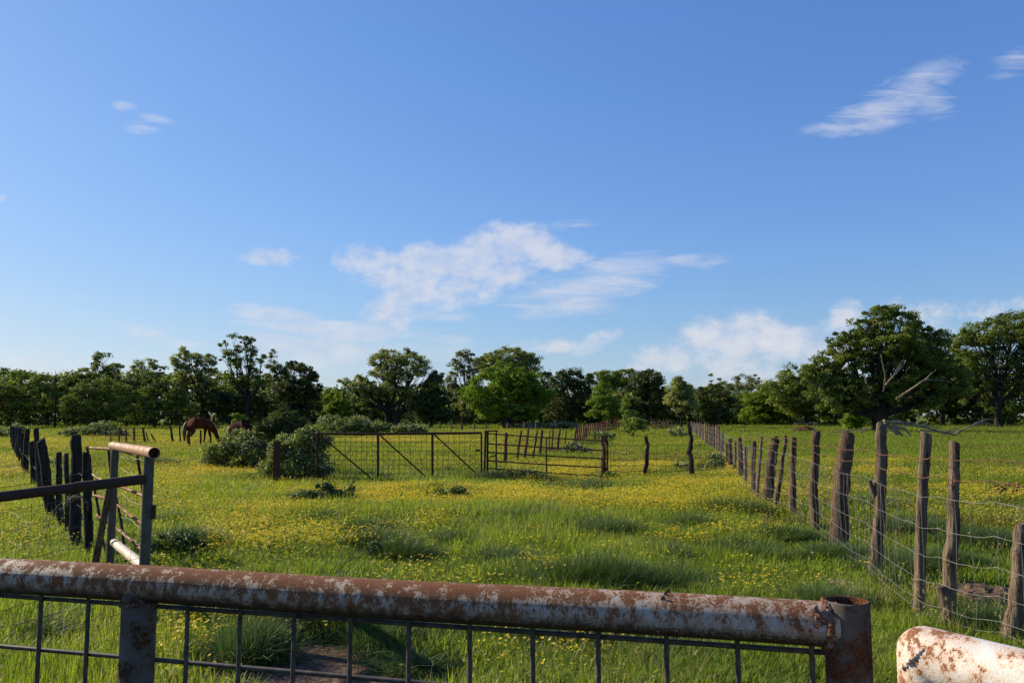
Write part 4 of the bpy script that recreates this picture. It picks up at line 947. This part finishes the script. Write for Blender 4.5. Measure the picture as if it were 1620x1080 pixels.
T('leafy_shrub', 'light green shrub at the left foot of the tallest oak', 1352, 86, [(1350, 655, 17, 18), (1358, 665, 16, 12), (1342, 668, 14, 9)], 'bright', .5, 1.1, 70, .2, .08, .3, seed=4, cat='shrub')
T('oak_tree', 'mid green oak reaching up to the left side of the tallest oak', 1275, 112, [(1262, 598, 34, 20), (1290, 606, 34, 26), (1240, 622, 34, 24), (1275, 635, 44, 24), (1310, 640, 30, 22)], 'oak', .85, .95, 80, .28, .4, .2, seed=5)
T('bushy_tree', 'fresh green bushy tree right of the pale feathery tree', 1215, 120, [(1212, 625, 30, 20), (1195, 640, 26, 22), (1232, 645, 26, 22), (1205, 655, 36, 16)], 'bright', .8, 1, 75, .28, .3, .2, seed=6)
T('feathery_tree', 'pale grey green feathery tree standing above the line end of the right fence', 1172, 150, [(1172, 604, 24, 15), (1195, 606, 14, 12), (1150, 608, 14, 14), (1180, 622, 34, 16), (1165, 640, 34, 18)], 'grey', .8, .65, 60, .3, .25, .25, 'barkpale', 7)
T('dead_topped_tree', 'small tree with two narrow leafy spikes beside the feathery tree', 1130, 135, [(1125, 603, 5, 9), (1136, 605, 6, 10), (1132, 622, 22, 14)], 'oak', .6, 1, 60, .26, .22, .3, seed=8)
T('round_tree', 'very dark round tree beside the far end of the right fence', 1128, 98, [(1124, 628, 24, 20), (1142, 636, 22, 20), (1110, 642, 18, 20), (1134, 655, 28, 13)], 'dark', .65, 1.15, 85, .24, .3, .2, seed=9)
T('oval_tree', 'small oval light green tree left of the far end of the right fence', 1078, 82, [(1076, 602, 11, 12), (1072, 616, 18, 12), (1084, 622, 17, 14), (1066, 632, 14, 12), (1078, 640, 22, 14), (1092, 640, 10, 12)], 'pale', .5, .95, 75, .2, .16, .2, seed=10)
T('oak_tree', 'dark round oak right of the pyramid shaped tree', 1025, 118, [(1024, 600, 22, 16), (1038, 612, 16, 16), (1008, 612, 20, 18), (1030, 632, 26, 22), (1005, 640, 20, 18), (1040, 650, 20, 14)], 'dark', .75, 1.05, 80, .26, .4, .25, seed=11)
T('oak_tree', 'olive green oak with rounded top behind the pyramid shaped tree', 972, 135, [(968, 594, 24, 12), (950, 600, 22, 14), (990, 598, 22, 14), (975, 618, 34, 22), (1000, 630, 20, 20)], 'oak', .8, 1, 80, .28, .35, .25, seed=12)
T('pyramid_tree', 'bright green pyramid shaped tree behind the red slat fence', 955, 96, [(955, 600, 9, 11), (953, 618, 16, 12), (950, 636, 21, 14), (962, 640, 18, 14), (954, 655, 24, 9), (972, 652, 12, 9)], 'bright', .55, 1.1, 80, .2, .2, .2, seed=13)
T('young_tree', 'young thin light green sapling right of the red slat fence', 994, 66, [(992, 632, 5, 8), (990, 645, 7, 8), (998, 655, 10, 9), (990, 664, 9, 8)], 'bright', .32, .8, 60, .15, .08, .2, seed=14)
T('leafy_shrub', 'dark rounded shrub at the end of the red slat fence', 1002, 60, [(1000, 669, 13, 9), (1014, 673, 11, 7), (994, 677, 8, 6)], 'oak', .35, 1.2, 70, .14, .06, .2, seed=15, cat='shrub')
T('oak_tree', 'darkest oak in the centre right of the broad green tree', 905, 112, [(908, 598, 18, 14), (888, 606, 20, 18), (926, 608, 15, 18), (905, 628, 30, 22), (885, 645, 26, 18), (925, 648, 22, 18)], 'dark', .75, 1.05, 80, .26, .4, .25, seed=16)
T('oak_tree', 'dark oak pressed between the broad green tree and the darkest oak', 862, 118, [(862, 602, 22, 14), (850, 625, 26, 22), (872, 640, 26, 22)], 'dark', .8, 1, 75, .28, .35, .25, seed=17)
T('broad_tree', 'broad bright green tree with several stems in the centre', 803, 90, [(800, 595, 36, 20), (765, 606, 26, 18), (835, 604, 28, 20), (752, 628, 22, 20), (790, 625, 40, 24), (840, 630, 26, 24), (780, 648, 32, 14), (825, 652, 30, 12), (858, 625, 16, 18), (812, 610, 30, 20)], 'bright', .62, .95, 85, .22, .16, .14, 'bark', 18, multi=5)
T('oak_tree', 'pale round topped oak rising behind the broad green tree', 805, 122, [(805, 568, 42, 16), (775, 580, 26, 16), (838, 578, 18, 18), (805, 590, 46, 18)], 'pale', .7, 1.05, 85, .25, .45, .3, seed=19)
T('open_tree', 'open grey green tree leaning left of the broad green tree', 735, 112, [(735, 562, 14, 9), (722, 578, 12, 9), (745, 578, 16, 12), (716, 600, 12, 14), (738, 602, 20, 18), (722, 630, 18, 20), (742, 640, 18, 22)], 'grey', .6, .75, 65, .24, .28, .3, 'bark', 20)
T('cedar_tree', 'dark conical cedar right of the spreading oak', 682, 100, [(682, 612, 12, 16), (690, 630, 18, 16), (668, 640, 16, 16), (684, 655, 30, 14), (702, 648, 14, 20), (690, 598, 12, 12)], 'cedar', .5, 1.3, 90, .2, .25, .15, seed=21)
T('oak_tree', 'wide spreading oak with pale sunlit leaves left of centre', 622, 100, [(630, 566, 34, 13), (600, 570, 18, 13), (662, 572, 16, 14), (612, 590, 30, 14), (650, 592, 32, 18), (672, 595, 14, 14), (578, 594, 18, 9), (560, 603, 18, 9), (545, 606, 11, 8), (575, 612, 22, 8), (602, 610, 26, 14), (640, 612, 34, 16), (676, 612, 20, 14), (692, 606, 8, 8), (600, 628, 26, 10), (655, 632, 26, 12), (580, 630, 12, 8)], 'pale', .58, .72, 85, .22, .5, .16, 'bark', 22, twigs=.45, multi=2)
T('bushy_tree', 'fresh green bushy tree between the dark domed oak and the spreading oak', 527, 110, [(525, 632, 16, 14), (535, 645, 20, 16), (515, 650, 14, 16)], 'bright', .6, 1, 75, .24, .2, .2, seed=23)
T('bushy_tree', 'mid green bushy tree under the left branches of the spreading oak', 568, 112, [(560, 640, 18, 14), (580, 648, 22, 16), (600, 655, 20, 12), (630, 655, 16, 10)], 'oak', .6, 1, 75, .24, .2, .2, seed=24)
T('oak_tree', 'dark domed oak behind the flowering bush', 462, 102, [(462, 584, 26, 14), (485, 596, 20, 16), (440, 590, 18, 13), (498, 615, 13, 18), (470, 612, 30, 20), (445, 620, 20, 18), (478, 640, 32, 18), (455, 650, 26, 12)], 'dark', .55, .88, 85, .22, .32, .22, seed=25)
T('spiky_tree', 'narrow leafy spike of a tree between the tall slender tree and dark domed oak', 430, 118, [(430, 560, 5, 8), (428, 576, 8, 9), (420, 600, 14, 14)], 'oak', .5, .9, 60, .22, .16, .3, seed=26)
T('slender_tree', 'tallest slender open tree on the left with forking trunk against the sky', 392, 100, [(372, 535, 10, 7), (355, 543, 12, 8), (388, 540, 13, 9), (370, 555, 16, 9), (398, 556, 12, 11), (380, 575, 20, 11), (404, 580, 12, 10), (413, 568, 8, 8), (358, 572, 10, 9), (392, 600, 18, 13), (372, 602, 10, 10), (408, 608, 14, 12)], 'oak', .5, .68, 65, .21, .32, .30, 'bark', 27, twigs=.7)
T('oak_tree', 'leafy oak with pale tips left of the tall slender tree', 318, 104, [(302, 558, 18, 11), (284, 572, 14, 11), (320, 572, 17, 12), (335, 570, 10, 10), (298, 590, 24, 14), (330, 595, 22, 14), (278, 600, 13, 12), (310, 612, 28, 12)], 'pale', .55, .75, 75, .22, .3, .25, seed=28, twigs=.6)
T('oak_tree', 'thin crowned oak behind the bright bushes on the left', 240, 125, [(240, 574, 14, 9), (218, 582, 13, 10), (256, 584, 12, 10), (235, 598, 26, 13)], 'pale', .6, .75, 65, .24, .28, .3, seed=29)
T('oak_tree', 'grey green oak with knobbly crown above the left bushes', 168, 120, [(168, 568, 17, 9), (180, 582, 16, 11), (152, 580, 12, 10), (165, 600, 28, 14), (130, 592, 16, 10), (110, 602, 16, 10)], 'oak', .6, .85, 70, .24, .3, .3, seed=30)
T('bushy_tree', 'broad bright green bush tree below the knobbly oak', 155, 96, [(155, 612, 24, 14), (128, 628, 22, 18), (178, 622, 20, 16), (192, 642, 18, 18), (145, 645, 34, 16), (112, 648, 18, 14)], 'bush', .62, 1, 80, .22, .2, .15, seed=31)
T('bushy_tree', 'bright green leafy tree left of the pale tipped oak', 245, 98, [(238, 604, 18, 14), (262, 615, 18, 14), (226, 628, 20, 18), (252, 640, 26, 16), (285, 632, 18, 20), (300, 650, 16, 14), (215, 652, 20, 12)], 'bush', .62, .95, 80, .22, .2, .15, seed=32)
T('round_tree', 'dark tree in the gap between the two bright bush trees on the left', 200, 108, [(200, 615, 18, 20), (205, 640, 22, 24)], 'dark', .7, 1.1, 80, .26, .25, .2, seed=33)
T('round_tree', 'low dark green tree behind the far end of the left fence', 75, 104, [(62, 605, 18, 12), (84, 612, 18, 14), (70, 632, 30, 20), (100, 640, 20, 20)], 'oak', .65, 1, 75, .25, .25, .2, seed=34)
T('bushy_tree', 'leafy green tree at the left edge of the picture', 15, 98, [(10, 622, 24, 16), (35, 622, 18, 16), (15, 645, 36, 22), (-25, 620, 24, 24)], 'bush', .65, 1, 75, .25, .25, .2, seed=35)
T('bushy_tree', 'mid green tree below the left side of the dark domed oak', 345, 104, [(340, 635, 26, 18), (370, 640, 24, 18), (400, 640, 26, 16), (425, 645, 20, 14)], 'dark', .62, 1.1, 80, .24, .22, .2, seed=36)
T('young_tree', 'bright sprig of a young tree rising behind the dark horse', 378, 48, [(372, 656, 5, 4), (384, 660, 6, 5), (370, 666, 7, 3), (390, 667, 4, 3)], 'bright', .17, .9, 34, .13, .035, .5, seed=37)
for k, (bx, tp, lab) in enumerate(((88, 586, 'leafless dead treetop showing above the low dark green tree'),)):
    mb = MB(); b = at(bx, 656, 100)*[1, 1, 0]; t0 = at(bx, tp, 100)
    mb.tube(smoothp(np.array([b, (b+t0)/2, t0]), 8), np.linspace(.16, .02, 8), 5)
    for q in range(7):
        s = b+(t0-b)*r_.uniform(.72, .98); d = np.array([r_.choice([-1, 1])*r_.uniform(.1, .6), r_.normal(0, .3), r_.uniform(.5, 1.3)]); mb.tube([s, s+d*.5+[0, 0, -.05], s+d], [.045, .03, .012], 4)
    tag(mb.build('dead_tree', M['bark'], None, base=b), lab, 'dead tree')
# shaded understorey closing the gaps under the trees
rng = RS(400); n = 4200; xx = rng.uniform(-115, 150, n); yc = np.interp(xx, [-115, -30, 0, 60, 150], [118, 124, 132, 128, 112])+rng.normal(0, 3.5, n)
hh = 4.3+3.0*vnoise(xx, yc*0, 9, 61)+2.2*np.clip((xx-45)/25, 0, 1)+1.6*np.clip((-25-xx)/20, 0, 1); zz = rng.uniform(0, 1, n)*hh-.3
cen = np.stack([xx, yc, zz+.2], 1); Q, tn = leaves_from(cen, 1.15, 62, .42, rng)
tone2 = np.clip(tn*.7+np.repeat((vnoise(xx, zz*3, 7, 62)-.4)*.9, 62), 0, 1)
me = quads_mesh('woodland_undergrowth', Q, tone2, [LF['oak']]); o = bpy.data.objects.new('woodland_undergrowth', me); C.objects.link(o)
tag(o, 'shaded mass of undergrowth and far trees closing the gaps below the crowns', 'undergrowth', kind='stuff')
# far wood behind, filling sky gaps low down
# flowering bush mound beside the steel post, with a cedar sapling in it
B = T
B('flowering_bush', 'large rounded flowering bush left of the rusty square post', 385, 25.5, [(345, 716, 26, 15), (375, 700, 28, 18), (405, 706, 30, 24), (420, 735, 26, 14), (335, 730, 18, 9), (400, 695, 20, 14), (425, 712, 22, 20), (432, 694, 22, 16), (455, 705, 18, 16), (318, 738, 12, 5), (360, 738, 30, 8)], 'bush', .20, 1.0, 130, .055, .03, .2, seed=50, cat='shrub', flowers=.15, flat=.9)
B('flowering_bush', 'big dark sided flowering bush behind the rusty square post', 485, 21.2, [(470, 740, 28, 20), (500, 730, 24, 26), (495, 700, 24, 16), (470, 712, 26, 20), (515, 745, 11, 14), (445, 725, 20, 22), (432, 738, 20, 16), (440, 712, 18, 16), (515, 700, 10, 12), (500, 676, 16, 10), (485, 690, 16, 14), (440, 748, 18, 10), (452, 706, 16, 14)], 'bush', .17, 1.05, 130, .046, .03, .2, seed=51, cat='shrub', flowers=.12, flat=.9)
B('cedar_sapling', 'feathery dark green cedar sapling growing out of the flowering bushes', 452, 23.5, [(452, 662, 15, 11), (436, 672, 21, 13), (464, 674, 21, 14), (448, 690, 34, 18), (420, 682, 16, 11), (478, 688, 18, 14), (450, 653, 5, 7), (437, 657, 4, 6), (466, 658, 4, 6)], 'cedar', .15, 1.25, 80, .07, .05, .3, seed=52, flat=.9)
hd = [('low blossoming hedge left of the corral posts', [(150, 683, 34, 9), (120, 686, 26, 8), (165, 678, 22, 9), (185, 688, 24, 8)], 60), ('pale blossoming hedge behind the left fence', [(10, 688, 26, 9), (30, 682, 14, 10), (-10, 690, 20, 10)], 58), ('sprawling hedge covered in blossom behind the mesh gate', [(540, 676, 26, 8), (575, 679, 24, 7), (600, 676, 22, 8), (520, 668, 22, 10), (560, 668, 24, 7)], 62), ('low round blossoming bush right of the sprawling hedge', [(650, 677, 20, 7), (632, 680, 16, 5), (662, 682, 16, 4)], 64)]
for k, (lab, lb, Yh) in enumerate(hd):
    B('flowering_hedge', lab, lb[0][0], Yh, lb, 'bush', .28, 1.0, 100, .10, .03, .2, seed=60+k, cat='shrub', flowers=.13, flat=.85)
B('flowering_bush', 'small dark blossom flecked bush just behind the tube gate', 915, 35, [(908, 708, 12, 8), (922, 712, 12, 7), (900, 715, 8, 5)], 'bush', .18, 1.1, 70, .07, .02, .2, seed=70, cat='shrub', flowers=.16)
B('flowering_bush', 'small round flowering bush at the foot of the red slats', 955, 52, [(950, 690, 14, 7), (966, 692, 10, 6)], 'oak', .25, 1.1, 70, .10, .02, .2, seed=71, cat='shrub', flowers=.10)
B('flowering_bush', 'low flowering bramble against the tall crooked post', 1122, 24, [(1118, 740, 14, 8), (1135, 730, 12, 10), (1080, 735, 10, 6), (1100, 748, 18, 5), (1128, 722, 8, 5)], 'bush', .12, 1.0, 70, .05, .02, .2, seed=72, cat='shrub', flowers=.15)
B('flowering_bush', 'small pale bramble beyond the tall crooked post', 1070, 60, [(1068, 683, 12, 6), (1080, 685, 8, 5)], 'grey', .22, 1.0, 60, .09, .02, .2, seed=73, cat='shrub', flowers=.12)
B('leafy_weeds', 'dark leafy weeds around the foot of the gatepost', 962, 20.8, [(962, 752, 9, 4), (970, 754, 8, 3)], 'oak', .10, 1.0, 60, .05, .015, .2, seed=74, cat='shrub', flowers=0)
B('flowering_hedge', 'thin pale hedge along the back fence below the darkest oak', 880, 88, [(850, 674, 26, 3.5), (890, 673, 26, 4), (820, 675, 20, 3)], 'grey', .3, 1.0, 60, .14, .02, .2, seed=75, cat='shrub', flowers=.10)

for k, (lab, bx, by, lb) in enumerate((
  ('dark leafy weed clump beside the near pipe brace', 288, 884, [(270, 862, 20, 18), (296, 858, 22, 20), (318, 870, 18, 12), (255, 872, 10, 12)]),
  ('bluish leafy weed mound in front of the rusty square post', 500, 800, [(485, 788, 24, 10), (510, 778, 22, 14), (540, 784, 26, 10)]),
  ('round leafy weed clump below the middle of the mesh gate', 705, 796, [(692, 786, 16, 8), (718, 782, 20, 11), (736, 786, 12, 7)]),
  ('low spreading weed mound at the foot of the tube gate', 815, 762, [(795, 756, 22, 5), (825, 755, 24, 6), (850, 758, 14, 4)]),
  ('dark weed clump in the meadow below the square post', 600, 884, [(596, 868, 18, 8), (622, 874, 22, 10), (640, 880, 12, 6)]),
  ('dark weed clump hiding beneath the near rail left of centre', 455, 1010, [(430, 992, 28, 20), (470, 985, 26, 22), (500, 1005, 18, 14)]))):
    Yk = gnd(bx, by)[1]; B('leafy_weeds', lab, bx, Yk, lb, 'weed', .0075*Yk, .9, 60, max(.022, .0032*Yk), .01, .2, seed=90+k, cat='weeds', flat=.95, limbs=True, twigs=.8)
